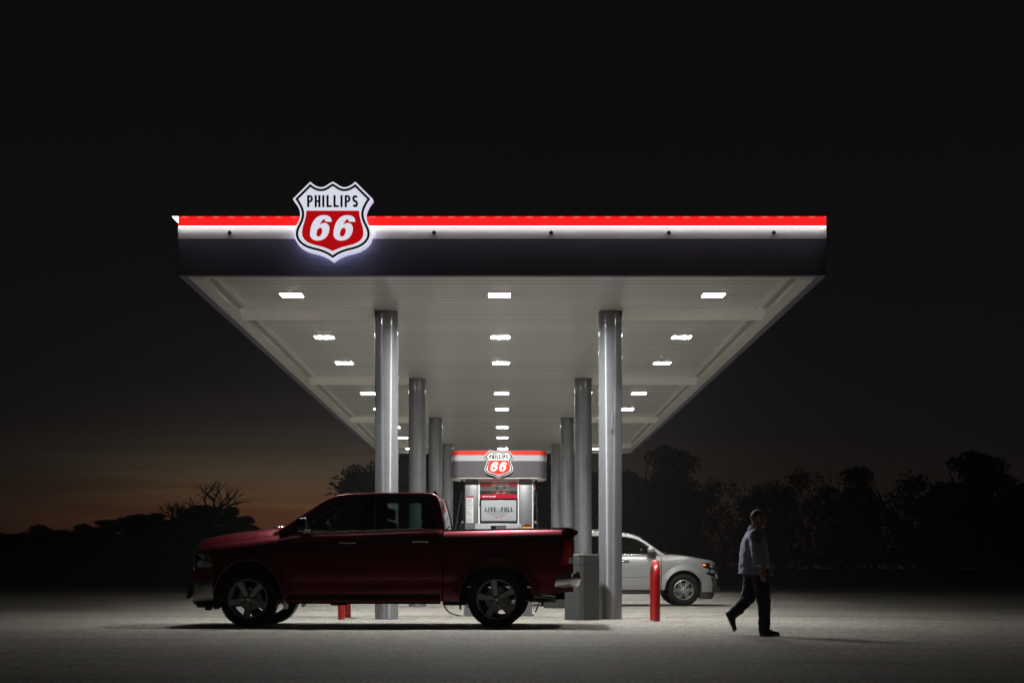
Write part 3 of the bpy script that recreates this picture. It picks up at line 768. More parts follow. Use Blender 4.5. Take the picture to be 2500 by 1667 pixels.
# shield pieces go one level below a badge body so that nothing is deeper than three levels
def regroup(root):
    for s in [c for c in root.children if c.name.startswith('shield_badge')]:
        body = [c for c in s.children if c.name.startswith('sign_body')][0]
        loc = s.location.copy()
        for c in list(s.children):
            c.data.transform(Matrix.Translation(loc)); c.parent = root if c is body else body
        body.name = 'shield_badge_plate'; bpy.data.objects.remove(s); body.name = 'shield_badge'
regroup(dp)
tag(dp, 'nearest fuel dispenser with grey screen reading LIVE TO THE FULL, behind the truck bed', 'fuel pump', 'fuel dispensers in line under the canopy')
dp2 = copy_tree(dp); dp2.location = (-.125, 39.8, 0)
tag(dp2, 'fuel dispenser farther back, its striped top seen through the opening of the nearest one', 'fuel pump', 'fuel dispensers in line under the canopy')

# ------------------------------------------------------------------ bins
def bin_():
    r = empty('waste_bin', (0, 0, 0))
    def cham(h, c): return [(-h + c, -h), (h - .012, -h), (h, -h + .012), (h, h - c), (h - c, h), (-h + c, h), (-h, h - c), (-h, -h + c)]
    rot = R(43)
    def rp(p): return [(x * math.cos(rot) - y * math.sin(rot), x * math.sin(rot) + y * math.cos(rot)) for x, y in p]
    base = [(-.21, -.215), (-.158, -.268), (.0, -.26)]
    P = rp(cham(.225, .05))
    MB().prism(P, 0, .955, 'xy').build('bin_body', M['bin'], r)
    MB().prism([(x * .985, y * .985) for x, y in P], .955, .968, 'xy').build('shadow_gap', M['black'], r)
    MB().prism(P, .968, 1.105, 'xy').build('bin_hood', M['bin'], r)
    MB().prism([(x * .97, y * .97) for x, y in P], 1.106, 1.125, 'xy').prism([(x * 1.02, y * 1.02) for x, y in P], 1.125, 1.15, 'xy').build('bin_lid', M['bin_top'], r)
    return r
b1 = bin_(); b1.location = ((1419 - 1234) / 139.6, 26.55, 0)
b1.scale = (1.02, 1.02, 1)
tag(b1, 'dark grey square waste bin between the truck tail and the front right column', 'waste bin', 'grey waste bins by the right columns')
b2 = copy_tree(b1); b2.location = ((1359 - 1234) / 106, 35.0, 0)
tag(b2, 'dark grey waste bin farther back, seen low under the truck rear bumper', 'waste bin', 'grey waste bins by the right columns')

# ------------------------------------------------------------------ hoop guards
def hoop(x, y0, y1, h=.99):
    mb = MB(); pts = [(0, y0, 0), (0, y0, h * .4), (0, y0, h - .3)]
    rr = (y1 - y0) / 2; cy = (y0 + y1) / 2
    for k in range(1, 16):
        a = PI - PI * k / 16; pts.append((0, cy + rr * math.cos(a), h - .3 + .3 * math.sin(a) ** .8))
    pts += [(0, y1, h - .3), (0, y1, h * .4), (0, y1, 0)]
    mb.tube([(p[0], p[1] - cy, p[2]) for p in pts], .060, 18)
    o = mb.build('safety_bollard', M['bollard'], smooth=60); o.location = (x, cy, 0); return o
h1 = hoop(2.565, 25.75, 26.33); tag(h1, 'red hoop guard rail standing right of the front right column', 'bollard', 'red hoop guards')
h2 = hoop(-2.90, 26.8, 27.9); tag(h2, 'red hoop guard whose legs show under the truck doors', 'bollard', 'red hoop guards')

# ------------------------------------------------------------------ vehicles
def wheel_mesh(parent, loc, side, r, w, rr, spokes, base, style, rim_mat, name='wheel'):
    """side -1: outer face towards -y"""
    e = empty(name, loc); e.parent = parent
    o = side * w / 2
    h = w / 2
    prof = [(rr - .005, -h * .86), (rr + .02, -h * .97), (rr + (r - rr) * .55, -h * 1.02), (r - .035, -h * .95), (r - .010, -h * .80),
            (r - .001, -h * .6), (r, 0), (r - .001, h * .6), (r - .010, h * .80), (r - .035, h * .95), (rr + (r - rr) * .55, h * 1.02), (rr + .02, h * .97), (rr - .005, h * .86)]
    ty = MB().lathe(prof, 'y', 72, closed=True)
    for k in range(64):                                  # tread lugs
        a = 2 * PI * k / 64
        for yy in (-h * .80, h * .80):
            c, s_ = math.cos(a), math.sin(a); q = .010
            vs = []
            for dr in (-.02, .004):
                for dy in (-.03, .022):
                    for dt in (-.55, .55):
                        aa = a + dt * q / r * 1.6
                        vs.append(((r + dr) * math.cos(aa), yy + dy * (1 if yy > 0 else -1), (r + dr) * math.sin(aa)))
            ty.add(vs, [(0, 1, 3, 2), (4, 6, 7, 5), (0, 4, 5, 1), (2, 3, 7, 6), (0, 2, 6, 4), (1, 5, 7, 3)])
    tyre = ty.build('tyre', M['rubber'], e, smooth=35)
    # rim: barrel ring + spokes
    f = o - side * .012                                  # outer plane of the spokes
    lip = [(rr + .004, f + side * .008), (rr - .006, f + side * .012), (rr - .016, f + side * .002), (rr - .022, f - side * .03),
           (rr - .028, -o * .8), (rr - .018, -o * .8), (rr - .012, f - side * .03), (rr + .002, f)]
    rm = MB().lathe(lip, 'y', 64, closed=True)
    fy = f - side * .022
    def spoke(a, w0, w1, r0, r1, y0, y1, th=.035):
        ca, sa = math.cos(a), math.sin(a); vs = []
        for (rad, wd, yy) in ((r0, w0, y0), ((r0 + r1) / 2, (w0 + w1) / 2 * .96, y0 * .45 + y1 * .55), (r1, w1, y1)):
            for tt, dy in ((-wd, -side * th), (-wd * .72, 0), (wd * .72, 0), (wd, -side * th)):
                vs.append((rad * ca - tt * sa, yy + dy, rad * sa + tt * ca))
        fs = []
        for i in range(2):
            for j in range(3): fs.append((i * 4 + j, i * 4 + j + 1, i * 4 + j + 5, i * 4 + j + 4))
            fs.append((i * 4 + 3, i * 4, i * 4 + 4, i * 4 + 7))
        fs += [(0, 1, 2, 3), (11, 10, 9, 8)]
        rm.add(vs, fs)
    hub_y = fy - side * .012
    for k in range(spokes):
        a = R(base) + 2 * PI * k / spokes
        if style == 'single': spoke(a, .040, .060, .055, rr - .012, hub_y, fy + side * .006)
        else:
            for d in (-.145, .145):
                ca = a + d * .95
                c0 = Vector((.07 * math.cos(a + d * .9), .07 * math.sin(a + d * .9)))
                c1 = Vector(((rr - .012) * math.cos(ca), (rr - .012) * math.sin(ca)))
                dv = (c1 - c0); nv = Vector((-dv.y, dv.x)).normalized()
                vs = []
                for c, wd, yy in ((c0, .017, hub_y), (c1, .024, fy)):
                    for tt, dy in ((-wd, -side * .03), (-wd * .6, 0), (wd * .6, 0), (wd, -side * .03)):
                        q = c + nv * tt; vs.append((q.x, yy + dy, q.y))
                rm.add(vs, [(0, 1, 5, 4), (1, 2, 6, 5), (2, 3, 7, 6), (3, 0, 4, 7), (0, 1, 2, 3), (7, 6, 5, 4)])
    rm.lathe([(.088, hub_y - side * .05), (.088, hub_y - side * .006), (.078, hub_y + side * .001), (.040, hub_y + side * .001), (.036, hub_y - side * .05)], 'y', 40)
    rm.build('rim', rim_mat, e, smooth=35)
    nb = MB(); nn = 6 if style != 'single' else 5
    for k in range(nn):
        a = R(base + 180 / spokes) + 2 * PI * k / nn
        nb.lathe([(.012, hub_y), (.012, hub_y + side * .014), (.006, hub_y + side * .018)], 'y', 8, (.062 * math.cos(a), 0, .062 * math.sin(a)))
    nb.build('lug_nut_set', M['gloss_black'] if style == 'single' else M['rim_dark'], e, smooth=40)
    MB().lathe([(.036, hub_y - side * .01), (.036, hub_y + side * .012), (.028, hub_y + side * .018), (.004, hub_y + side * .019)], 'y', 28).build('centre_cap', M['rim'], e, smooth=40)
    MB().lathe([(.175, -o * .05), (.175, -o * .05 + .028)], 'y', 36).build('brake_disc', M['rim_dark'], e, smooth=40)
    return e

def patch_rows(xs, zb, zt, W, side, nz, off=0, pw=1.5):
    rows = []
    for x in xs:
        a, b = zb(x), zt(x); row = []
        for j in range(nz + 1):
            s = 1 - (1 - j / nz) ** pw; z = a + (b - a) * s
            row.append((x, side * (W(x, z) + off), z))
        rows.append(row)
    return rows
def patch(name, m, parent, xs, zb, zt, W, side, nz=18, off=0, thick=.03, pw=1.5):
    o = MB().grid(patch_rows(xs, zb, zt, W, side, nz, off, pw), flip=(side > 0)).build(name, m, parent, recalc=False, solid=thick, smooth=40)
    return o
def surf_poly(name, m, parent, pts, W, side, off=.004, thick=.01):
    tr = tessellate_polygon([[Vector((p[0], p[1], 0)) for p in pts]])
    bm = bmesh.new(); bv = [bm.verts.new((p[0], 0, p[1])) for p in pts]
    for t in tr: bm.faces.new([bv[i] for i in t])
    for _ in range(3):
        ed = [e for e in bm.edges if e.calc_length() > .035]
        if ed: bmesh.ops.subdivide_edges(bm, edges=ed, cuts=1); bmesh.ops.triangulate(bm, faces=bm.faces)
    bmesh.ops.recalc_face_normals(bm, faces=bm.faces)
    for v in bm.verts: v.co.y = side * (W(v.co.x, v.co.z) + off)
    bm.normal_update()
    f0 = sum(f.normal.y for f in bm.faces)
    if f0 * side < 0: bmesh.ops.reverse_faces(bm, faces=bm.faces)
    return MB().bm(bm).build(name, m, parent, recalc=False, solid=thick, smooth=40)
def dense(x0, x1, n, centres=()):
    xs = set(round(v, 4) for v in lin(x0, x1, n))
    for c, a in centres:
        for k in range(41):
            v = c + a * math.cos(PI * k / 40)
            if x0 < v < x1: xs.add(round(v, 4))
        for s in (-1, 1):
            if x0 < c + s * (a + .0008) < x1: xs.add(round(c + s * (a + .0008), 4))
    xs = sorted(xs); outp = [xs[0]]
    for v in xs[1:]:
        if v - outp[-1] > .0006: outp.append(v)
    outp[-1] = x1
    return outp
def plan_sweep(path, prof):
    """path: (x,y) list, prof: (out, z) list"""
    rows = []
    for i, p in enumerate(path):
        a, b = Vector(path[max(0, i - 1)]), Vector(path[min(len(path) - 1, i + 1)])
        t = (b - a).normalized(); n = Vector((t.y, -t.x))
        rows.append([(p[0] + n.x * o, p[1] + n.y * o, z) for o, z in prof])
    return MB().grid(rows)
def arch_band(name, m, parent, c, cz, a, b, W, side, a0, a1, wdt=.022, off=.006):
    rows = []
    for k in range(41):
        t = R(a0 + (a1 - a0) * k / 40); row = []
        for dr in (0, wdt * .5, wdt):
            x, z = c + (a + dr) * math.cos(t), cz + (b + dr) * math.sin(t)
            row.append((x, side * (W(x, z) + off - (0 if dr == wdt * .5 else .006)), z))
        rows.append(row)
    return MB().grid(rows, flip=side < 0).build(name, m, parent, recalc=False, solid=.02, smooth=60)

def seat(parent, x, y, z, face, hr=True, w=.50, h=.62):
    s = MB().rbox(x - .26, x + .26, y - w / 2, y + w / 2, z, z + .16, .05)
    bx = x + face * -.26
    s.rbox(bx - .07, bx + .07, y - w / 2, y + w / 2, z + .1, z + .1 + h, .05)
    if hr:
        s.rbox(bx - .055, bx + .055, y - .14, y + .14, z + h + .13, z + h + .31, .045)
        s.box(bx - .01, bx + .01, y - .06, y - .045, z + h + .05, z + h + .15).box(bx - .01, bx + .01, y + .045, y + .06, z + h + .05, z + h + .15)
    return s.build('seat', M['seat'], parent, smooth=40)

# ---- red pickup ----------------------------------------------------------
def pickup():
    T = empty('pickup_truck', (-1.819, 23.90, 0), R(-2.6))
    tag(T, 'dark red crew cab pickup truck parked side-on in front of the canopy', 'pickup truck')
    belt = sinterp([(-2.93, 1.20), (-2.80, 1.235), (-2.635, 1.262), (-2.2, 1.312), (-1.9, 1.348), (-1.5, 1.395), (-1.22, 1.430), (-.27, 1.461), (.62, 1.492), (.93, 1.497)])
    belt_bed = interp([(.92, 1.462), (2.89, 1.492)])
    plan = sinterp([(-2.905, .83), (-2.88, .88), (-2.83, .925), (-2.75, .955), (-2.6, .98), (-2.3, .995), (-1.6, 1.0), (2.5, 1.0), (2.75, .99), (2.83, .975), (2.885, .945)])
    drop = sinterp([(0, .15), (.03, .105), (.07, .065), (.12, .033), (.18, .013), (.26, .003), (.34, 0), (.6, .004), (.8, .015), (.95, .022), (1.2, .055)])
    FC, RC, CZ = -2.043, 1.728, .425
    def flare(x, z):
        v = 0
        for c in (FC, RC):
            d = math.hypot((x - c) / .55, (z - CZ) / .61) - 1
            if -.1 < d < .28: v = max(v, .030 * (1 - max(0, d) / .28) ** 2)
        return v
    def W(x, z):
        b = belt_bed(x) if x > .91 else belt(x)
        crease = .012 * math.exp(-((z - .70) / .03) ** 2) * (1 if -1.5 < x < 2.4 else 0) * -0.5
        return plan(x) - drop(max(0, b - z)) + flare(x, z) + crease
    def arch(c, a=.535, b=.605):
        def f(x):
            d = (x - c) / a
            return CZ + b * math.sqrt(max(0, 1 - d * d)) if abs(d) < 1 else None
        return f
    af, ar = arch(FC), arch(RC, .56, .625)
    def zb(x):
        v = af(x) if abs(x - FC) < .535 else (ar(x) if abs(x - RC) < .56 else None)
        lo = .735 if x < FC - .4 else (.395 if x < RC else .50 + .04 * (x - 2.28) / .6)
        return lo if v is None else max(lo if x < FC - .4 else 0, v)
    P = M['paint_red']
    for s in (-1, 1):
        f = patch('fender', P, T, dense(-2.905, -1.503, 40, [(FC, .535)]), zb, belt, W, s, 26)
        d1 = patch('front_door', P, T, lin(-1.495, -.287, 22), zb, belt, W, s, 26)
        d2 = patch('rear_door', P, T, lin(-.279, .797, 20), zb, belt, W, s, 26)
        patch('cab_corner', P, T, lin(.805, .905, 5), zb, belt, W, s, 26)
        bd = patch('bed_side', P, T, dense(.925, 2.885, 50, [(RC, .56)]), zb, belt_bed, W, s, 26)
        # door and sill details
        for dd, xa, xb, zc in ((d1, -.640, -.395, 1.281), (d2, .458, .710, 1.300)):
            y = lambda x, z: s * W(x, z)
            hd = MB()
            yy = W((xa + xb) / 2, zc)
            hd.rbox(xa, xb, min(s * yy, s * (yy + .045)) + (.018 if s > 0 else 0) , max(s * yy, s * (yy + .045)) - (.018 if s < 0 else 0), zc - .014, zc + .020, .008, 2)
            hd.build('door_handle', M['chrome'], dd, smooth=40)
            surf_poly('handle_recess', M['gloss_black'], dd, [(xa - .01, zc - .035), (xb - .03, zc - .035), (xb, zc + .03), (xa + .01, zc + .03)], W, s, .002, .006)
        for dd, xa, xb in ((d1, -1.225, -.290), (d2, -.276, .625)):
            mb = MB().tube([(x, s * (W(x, belt(x)) + .006), belt(x) + .004) for x in lin(xa, xb, 10)], .012, 8)
            mb.build('belt_moulding', M['chrome'], dd, smooth=60)
        for dd, xa, xb in ((d1, -1.49, -.29), (d2, -.276, .795), (bd, .93, 1.15)):
            MB().tube([(x, s * (W(x, .775) + .001), .775) for x in lin(xa, xb, 8)], .006, 6).build('body_line', P, dd, smooth=60)
        MB().grid([[(x, s * (.955 + o_), z) for o_, z in ((0, .50), (.028, .47), (.022, .40), (-.05, .375))] for x in lin(-1.46, .88, 12)], flip=s > 0).build('rocker_panel', P, T, recalc=False, solid=.02, smooth=50)
        arch_band('wheel_arch_lip', P, f, FC, CZ, .522, .592, W, s, 8, 172)
        arch_band('wheel_arch_lip', P, bd, RC, CZ, .547, .612, W, s, 8, 172)
        # fuel door outline
        if s < 0:
            ring_ = MB(); pts = [(1.16 + .085 * math.cos(a), 1.146 + .085 * math.sin(a)) for a in [2 * PI * k / 28 for k in range(29)]]
            ring_.tube([(x, s * (W(x, z) + .000), z) for x, z in pts], .004, 6).build('fuel_door', M['gloss_black'], bd, smooth=60)
        # rail cap
        rc = MB().grid([[(x, s * (W(x, belt_bed(x)) + .008), belt_bed(x) - .012), (x, s * (W(x, belt_bed(x)) + .008), belt_bed(x) + .004),
                         (x, s * (.845), belt_bed(x) + .020), (x, s * .80, belt_bed(x) + .018), (x, s * .79, belt_bed(x) - .04)] for x in lin(.935, 2.84, 24)], flip=s > 0)
        rc.build('rail_cap', M['black'], bd, recalc=False, solid=.01, smooth=50)
        MB().box(.94, 2.80, min(s * .80, s * .77), max(s * .80, s * .77), .90, 1.47).build('bed_inner_wall', P, bd)
        # headlight
        hl_ = [(-2.862, 1.140), (-2.70, 1.140), (-2.650, 1.118), (-2.556, .958), (-2.595, .915), (-2.83, .903), (-2.862, .96)]
        hh = surf_poly('headlight', M['gloss_black'], f, hl_, W, s, .003, .02)
        surf_poly('lamp_amber', M['amber'], hh, [(-2.685, 1.128), (-2.655, 1.115), (-2.575, .975), (-2.64, .985)], W, s, .007, .004)
        surf_poly('lamp_bezel', M['lamp_chrome'], hh, [(-2.72, 1.13), (-2.692, 1.13), (-2.643, 1.0), (-2.675, 1.0)], W, s, .009, .004)
        surf_poly('lamp_bezel', M['lamp_chrome'], hh, [(-2.845, 1.133), (-2.74, 1.133), (-2.74, 1.122), (-2.845, 1.125)], W, s, .009, .004)
        surf_poly('lamp_reflector', M['lens'], hh, [(-2.845, 1.118), (-2.74, 1.118), (-2.70, 1.03), (-2.73, 1.025)], W, s, .006, .003)
        surf_poly('lamp_reflector', M['lens'], hh, [(-2.845, 1.0), (-2.78, 1.018), (-2.68, .99), (-2.585, .955), (-2.60, .92), (-2.83, .912)], W, s, .006, .003)
        surf_poly('lamp_bezel', M['lamp_chrome'], hh, [(-2.845, 1.012), (-2.76, 1.03), (-2.69, 1.027), (-2.69, 1.018), (-2.78, 1.016), (-2.845, 1.004)], W, s, .010, .004)
        surf_poly('lamp_bezel', M['lamp_chrome'], hh, [(-2.74, .99), (-2.69, .955), (-2.60, .955), (-2.60, .94), (-2.70, .94), (-2.765, .985)], W, s, .010, .004)
        # tail lamp
        tl = surf_poly('tail_light', M['tail_red'], bd, [(2.772, 1.322), (2.84, 1.328), (2.884, 1.32), (2.884, .958), (2.80, .952), (2.70, .955), (2.715, 1.02)], W, s, .006, .03)
        surf_poly('reverse_lamp', M['lens'], tl, [(2.83, 1.05), (2.882, 1.06), (2.882, .975), (2.815, .972)], W, s, .009, .004)
        surf_poly('lamp_segment', M['tail_red'], tl, [(2.79, 1.27), (2.84, 1.275), (2.83, 1.16), (2.775, 1.15)], W, s, .010, .004)
        # door mirror
        ym = s * (W(-1.2, 1.40)) * .97
        mr = MB().rbox(-1.285, -1.135, min(ym + s * .07, ym + s * .30), max(ym + s * .07, ym + s * .30), 1.475, 1.652, .035)
        mi = mr.build('door_mirror', M['gloss_black'], d1, smooth=50)
        MB().tube([(-1.26, ym + s * .12, 1.652), (-1.17, ym + s * .19, 1.657), (-1.138, ym + s * .285, 1.645), (-1.134, ym + s * .30, 1.60), (-1.134, ym + s * .30, 1.50)], .006, 6, 3).build('mirror_trim', M['chrome'], mi, smooth=60)
        MB().rbox(-1.28, -1.09, min(ym, ym + s * .2), max(ym, ym + s * .2), 1.447, 1.475, .012, 2).build('mirror_arm', M['lens'], mi, smooth=50)
    # hood
    crown = sinterp([(-2.93, 1.235), (-2.903, 1.272), (-2.84, 1.335), (-2.682, 1.390), (-2.367, 1.453), (-2.051, 1.49), (-1.735, 1.513), (-1.56, 1.512)])
    rows = []
    for x in lin(-2.905, -1.50, 34):
        yb = W(x, belt(x)) - .004; row = []
        for k in range(31):
            u = -1 + 2 * k / 30
            u2 = math.copysign(1 - (1 - abs(u)) ** 1.6, u)
            z = belt(x) + .002 + (crown(x) - belt(x)) * (1 - abs(u2) ** 5) - .012 * math.exp(-((abs(u2) - .55) / .06) ** 2)
            row.append((x - .06 * (1 - u2 * u2) * (1 if x < -2.6 else 0) * max(0, (-2.6 - x) / .3) + (0 if x < -1.6 else 0), yb * u2, z))
        rows.append(row)
    hood = MB().grid(rows, flip=False).build('hood', P, T, recalc=True, smooth=50)
    # cowl wipers
    wi = MB()
    for y0 in (-.72, .0):
        wi.tube([(-1.60, y0 + .02, 1.522), (-1.50, y0 + .12, 1.545), (-1.40, y0 + .50, 1.60)], .010, 6, 3)
        wi.rbox(-1.70, -1.58, y0 - .04, y0 + .06, 1.512, 1.535, .01, 2)
    wi.build('windscreen_wipers', M['chrome'], hood, smooth=50)
    # front cap, grille
    rows = []
    for u in lin(-1, 1, 25):
        row = []
        for z in lin(.70, 1.0, 5) + lin(1.04, 1.22, 6):
            row.append((-2.903 - .06 * (1 - u * u), W(-2.903, min(z, belt(-2.9))) * u, z))
        rows.append(row)
    MB().grid(rows).build('front_panel', P, T, smooth=60)
    gr = MB()
    gr.rbox(-3.0, -2.9, -.56, .56, .86, 1.22, .04).build('grille', M['chrome'], T, smooth=50)
    g2 = MB()
    for a, b in ((-.5, -.03), (.03, .5)):
        for c, d in ((.90, 1.02), (1.06, 1.18)): g2.box(-3.006, -2.99, a, b, c, d)
    g2.build('grille_mesh', M['black'], T)
    # bumpers
    fp = [(-2.575, -1.0), (-2.75, -.992), (-2.88, -.955), (-2.96, -.89), (-3.0, -.78), (-3.02, -.5), (-3.03, 0)]
    fp = fp + [(x, -y) for x, y in fp[::-1][1:]]
    fpo = fp[::-1]
    fb = plan_sweep(fpo, [(-.09, .724), (-.02, .722), (0, .70), (.004, .62), (0, .52), (-.012, .43), (-.03, .398), (-.10, .394)])
    fbo = fb.build('front_bumper', M['dirty_chrome'], T, recalc=True, solid=0, smooth=50)
    MB().box(-2.99, -2.965, -.93, -.80, .45, .60).build('bumper_slot', M['black'], fbo)
    surf = lambda x, z: 1.0
    MB().box(-2.955, -2.935, -.985, -.90, .46, .66).box(-2.99, -2.94, -.96, -.91, .44, .468).build('bumper_recess', M['black'], fbo)
    MB().rbox(-2.90, -2.60, -.90, .90, .62, .80, .03).build('bumper_beam', M['black'], fbo)
    plan_sweep([(x * .985, y * .965) for x, y in fpo], [(-.02, .40), (-.01, .36), (-.10, .315), (-.28, .295)]).build('air_dam', M['black'], T, smooth=50)
    th = MB()
    for s in (-1, 1): th.box(-2.74, -2.64, s * .80 - .03, s * .80 + .03, .255, .40)
    th.box(-2.85, -2.45, -.9, .9, .30, .40)
    th.build('tow_hook', M['black'], T)
    rp = [(2.64, -.99), (2.78, -.992), (2.90, -.97), (2.97, -.90), (2.995, -.75), (3.005, -.4), (3.01, 0)]
    rp = rp + [(x, -y) for x, y in rp[::-1][1:]]
    rows = []
    for i, p in enumerate(rp):
        a, b = Vector(rp[max(0, i - 1)]), Vector(rp[min(len(rp) - 1, i + 1)]); t_ = (b - a).normalized(); n_ = Vector((t_.y, -t_.x))
        zlow = .545 + .07 * max(0, min(1, (p[0] - 2.64) / .33)); sh = .03 * (1 - (p[0] - 2.64) / .37)
        rows.append([(p[0] + n_.x * o_ - (sh if zz < .5 else 0), p[1] + n_.y * o_, zlow + (.832 - zlow) * zz) for o_, zz in
                     ((-.10, 1.0), (-.02, 1.0), (0, .96), (.006, .7), (.002, .4), (-.02, .12), (-.05, 0), (-.12, 0))])
    rb = MB().grid(rows, flip=False).build('rear_bumper', M['chrome'], T, smooth=50)
    MB().box(2.72, 2.975, -.90, .90, .826, .842).build('bumper_step', M['black'], rb)
    # tail gate + spoiler
    tg = MB().rbox(2.80, 2.885, -.80, .80, .86, 1.47, .02, 2).build('tailgate', P, T, smooth=40)
    MB().prism([(2.78, 1.488), (2.87, 1.496), (2.962, 1.452), (2.955, 1.436), (2.90, 1.37), (2.885, 1.40), (2.87, 1.455)], -.86, .86).build('tailgate_spoiler', M['gloss_black'], tg)
    for s in (-1, 1):
        MB().prism([(2.70, 1.49), (2.86, 1.50), (2.955, 1.455), (2.895, 1.37), (2.884, 1.40), (2.865, 1.45)], *sorted((s * .862, s * .945))).build('tailgate_corner', P, tg)
    MB().box(.93, 2.84, -.80, .80, .88, .92).box(.90, .93, -.86, .86, .5, 1.46).build('bed_floor', P, T)
    # greenhouse
    def YG(x, z): return .862 - (z - 1.45) * .32 - .02 * max(0, z - 1.9)
    outer = [(-1.575, 1.36), (-1.60, 1.455), (-1.46, 1.545), (-1.27, 1.675), (-1.10, 1.79), (-.93, 1.905), (-.82, 1.968), (-.70, 2.004), (-.55, 2.022), (-.15, 2.036),
             (.26, 2.040), (.60, 2.036), (.72, 2.026), (.79, 1.995), (.825, 1.93), (.865, 1.78), (.905, 1.58), (.918, 1.49), (.905, 1.40)]
    hole = [(-1.50, 1.470), (-1.32, 1.60), (-1.14, 1.722), (-.98, 1.835), (-.85, 1.918), (-.76, 1.957), (-.62, 1.984), (-.15, 1.994), (.26, 1.996), (.58, 1.992),
            (.66, 1.975), (.705, 1.93), (.745, 1.78), (.785, 1.58), (.80, 1.487), (.62, 1.478), (-.27, 1.452), (-1.22, 1.425)]
    for s in (-1, 1):
        def side_poly(name, m, loops, off, th, par):
            tr_ = tessellate_polygon([[Vector((p[0], p[1], 0)) for p in lp] for lp in loops])
            flat = [p for lp in loops for p in lp]; n = len(flat)
            vs = [(x, s * (YG(x, z) + off), z) for x, z in flat] + [(x, s * (YG(x, z) + off - th), z) for x, z in flat]
            fs = [tuple(t) for t in tr_] + [tuple(i + n for i in t) for t in tr_]
            k = 0
            for lp in loops:
                m_ = len(lp); fs += [(k + i, k + (i + 1) % m_, n + k + (i + 1) % m_, n + k + i) for i in range(m_)]; k += m_
            return MB().add(vs, fs).build(name, m, par, smooth=25)
        cs = side_poly('cab_side', P, [outer, hole], 0, .06, T)
        side_poly('pillar_lining', M['cabin'], [outer, hole], -.063, .004, cs)
        MB().tube([(x, s * (YG(x, z) - .012), z - .004) for x, z in outer[1:18]], .020, 10).build('roof_edge', P, cs, smooth=60)
        front_g = [(-1.21, 1.45), (-1.20, 1.60), (-1.10, 1.69), (-.95, 1.80), (-.82, 1.88), (-.72, 1.925), (-.58, 1.945), (-.335, 1.95), (-.335, 1.462)]
        rear_g = [(-.13, 1.472), (-.13, 1.95), (.40, 1.95), (.52, 1.93), (.565, 1.87), (.60, 1.70), (.622, 1.52), (.61, 1.495)]
        side_poly('window_frame', M['gloss_black'], [hole, front_g, rear_g], -.008, .03, cs)
        side_poly('front_window', M['glass'], [front_g], -.016, .004, T)
        side_poly('rear_window', M['glass'], [rear_g], -.016, .004, T)
        side_poly('pillar_seam', M['rim_dark'], [[(-.137, 1.475), (-.137, 1.955), (-.131, 1.955), (-.131, 1.475)]], -.004, .004, cs)
    # roof
    rows = []
    oe = interp([(a, b) for a, b in outer[3:15]])
    for x in lin(-.93, .80, 40):
        ze = oe(x); row = []
        for k in range(25):
            u = -1 + 2 * k / 24; u2 = math.copysign(1 - (1 - abs(u)) ** 1.8, u)
            row.append((x - .05 * (1 - u2 * u2) * (1 if x < -.8 else 0), YG(x, ze) * u2, ze + .030 * (1 - abs(u2) ** 3)))
        rows.append(row)
    roof = MB().grid(rows).build('roof', P, T, smooth=60)
    fin = MB().prism([(.64, 2.06), (.742, 2.06), (.742, 2.078), (.735, 2.128), (.70, 2.10), (.66, 2.078)], -.02, .02).build('shark_fin_antenna', M['antenna'], roof, smooth=30)
    MB().rbox(.60, .77, -.035, .035, 2.055, 2.073, .008, 2).build('antenna_base', M['antenna'], roof, smooth=40)
    # windscreen and back glass
    rows = []
    ap = [(-1.585, 1.47), (-1.46, 1.555), (-1.27, 1.685), (-1.10, 1.80), (-.93, 1.915), (-.86, 1.955)]
    for x, z in ap:
        rows.append([(x - .075 * (1 - u * u), (YG(x, z) - .01) * u, z + .022 * (1 - u * u)) for u in lin(-1, 1, 17)])
    MB().grid(rows).build('windscreen', M['windscreen'], T, smooth=60)
    rows = []
    for x, z in [(.795, 1.99), (.83, 1.92), (.868, 1.77), (.905, 1.58), (.915, 1.44)]:
        rows.append([(x + .03 * (1 - u * u), (YG(x, z) - .004) * u, z) for u in lin(-1, 1, 15)])
    MB().grid(rows).build('cab_back', M['gloss_black'], T, smooth=60)
    for s in (-1, 1):
        MB().grid([[(x + .006, s * (YG(x, z) + .0), z), (x + .024, s * (YG(x, z) - .16), z)] for x, z in [(.795, 1.99), (.83, 1.92), (.868, 1.77), (.905, 1.58), (.92, 1.44)]]).build('cab_back_pillar', P, T, solid=.01, smooth=60)
    # cabin
    MB().box(-1.45, .88, -.84, .84, .50, .62).build('cab_floor', M['cabin'], T)
    MB().rbox(-1.50, -1.05, -.80, .80, 1.15, 1.50, .06).build('dashboard', M['cabin'], T, smooth=40)
    MB().add([(-.80, -.66, 1.965), (.74, -.66, 1.965), (.74, .66, 1.965), (-.80, .66, 1.965)], [(3, 2, 1, 0)]).build('headliner', M['cabin'], T)
    bm = bmesh.new()
    MB().lathe([(.19 + .014 * math.cos(a), .014 * math.sin(a)) for a in [2 * PI * k / 8 for k in range(8)]], 'x', 28, (-.86, -.42, 1.45), closed=True).build('steering_wheel', M['cabin'], T, smooth=60)
    bm.free()
    for y in (-.40, .40): seat(T, -.28, y, .92, -1)
    s2 = seat(T, .38, 0, .90, -1, hr=False, w=1.5)
    hr_ = MB()
    for y in (-.45, .45): hr_.rbox(.55, .67, y - .14, y + .14, 1.62, 1.80, .04)
    hr_.build('headrest', M['seat'], s2, smooth=40)
    # chassis
    ch = MB(); ch.box(-2.6, 2.75, -.45, -.36, .42, .58); ch.box(-2.6, 2.75, .36, .45, .42, .58)
    ch.box(-2.55, -1.35, -.58, .58, .45, 1.05); ch.box(1.0, 2.3, -.55, .55, .62, .88); ch.box(-1.3, .9, -.86, .86, .40, .50)
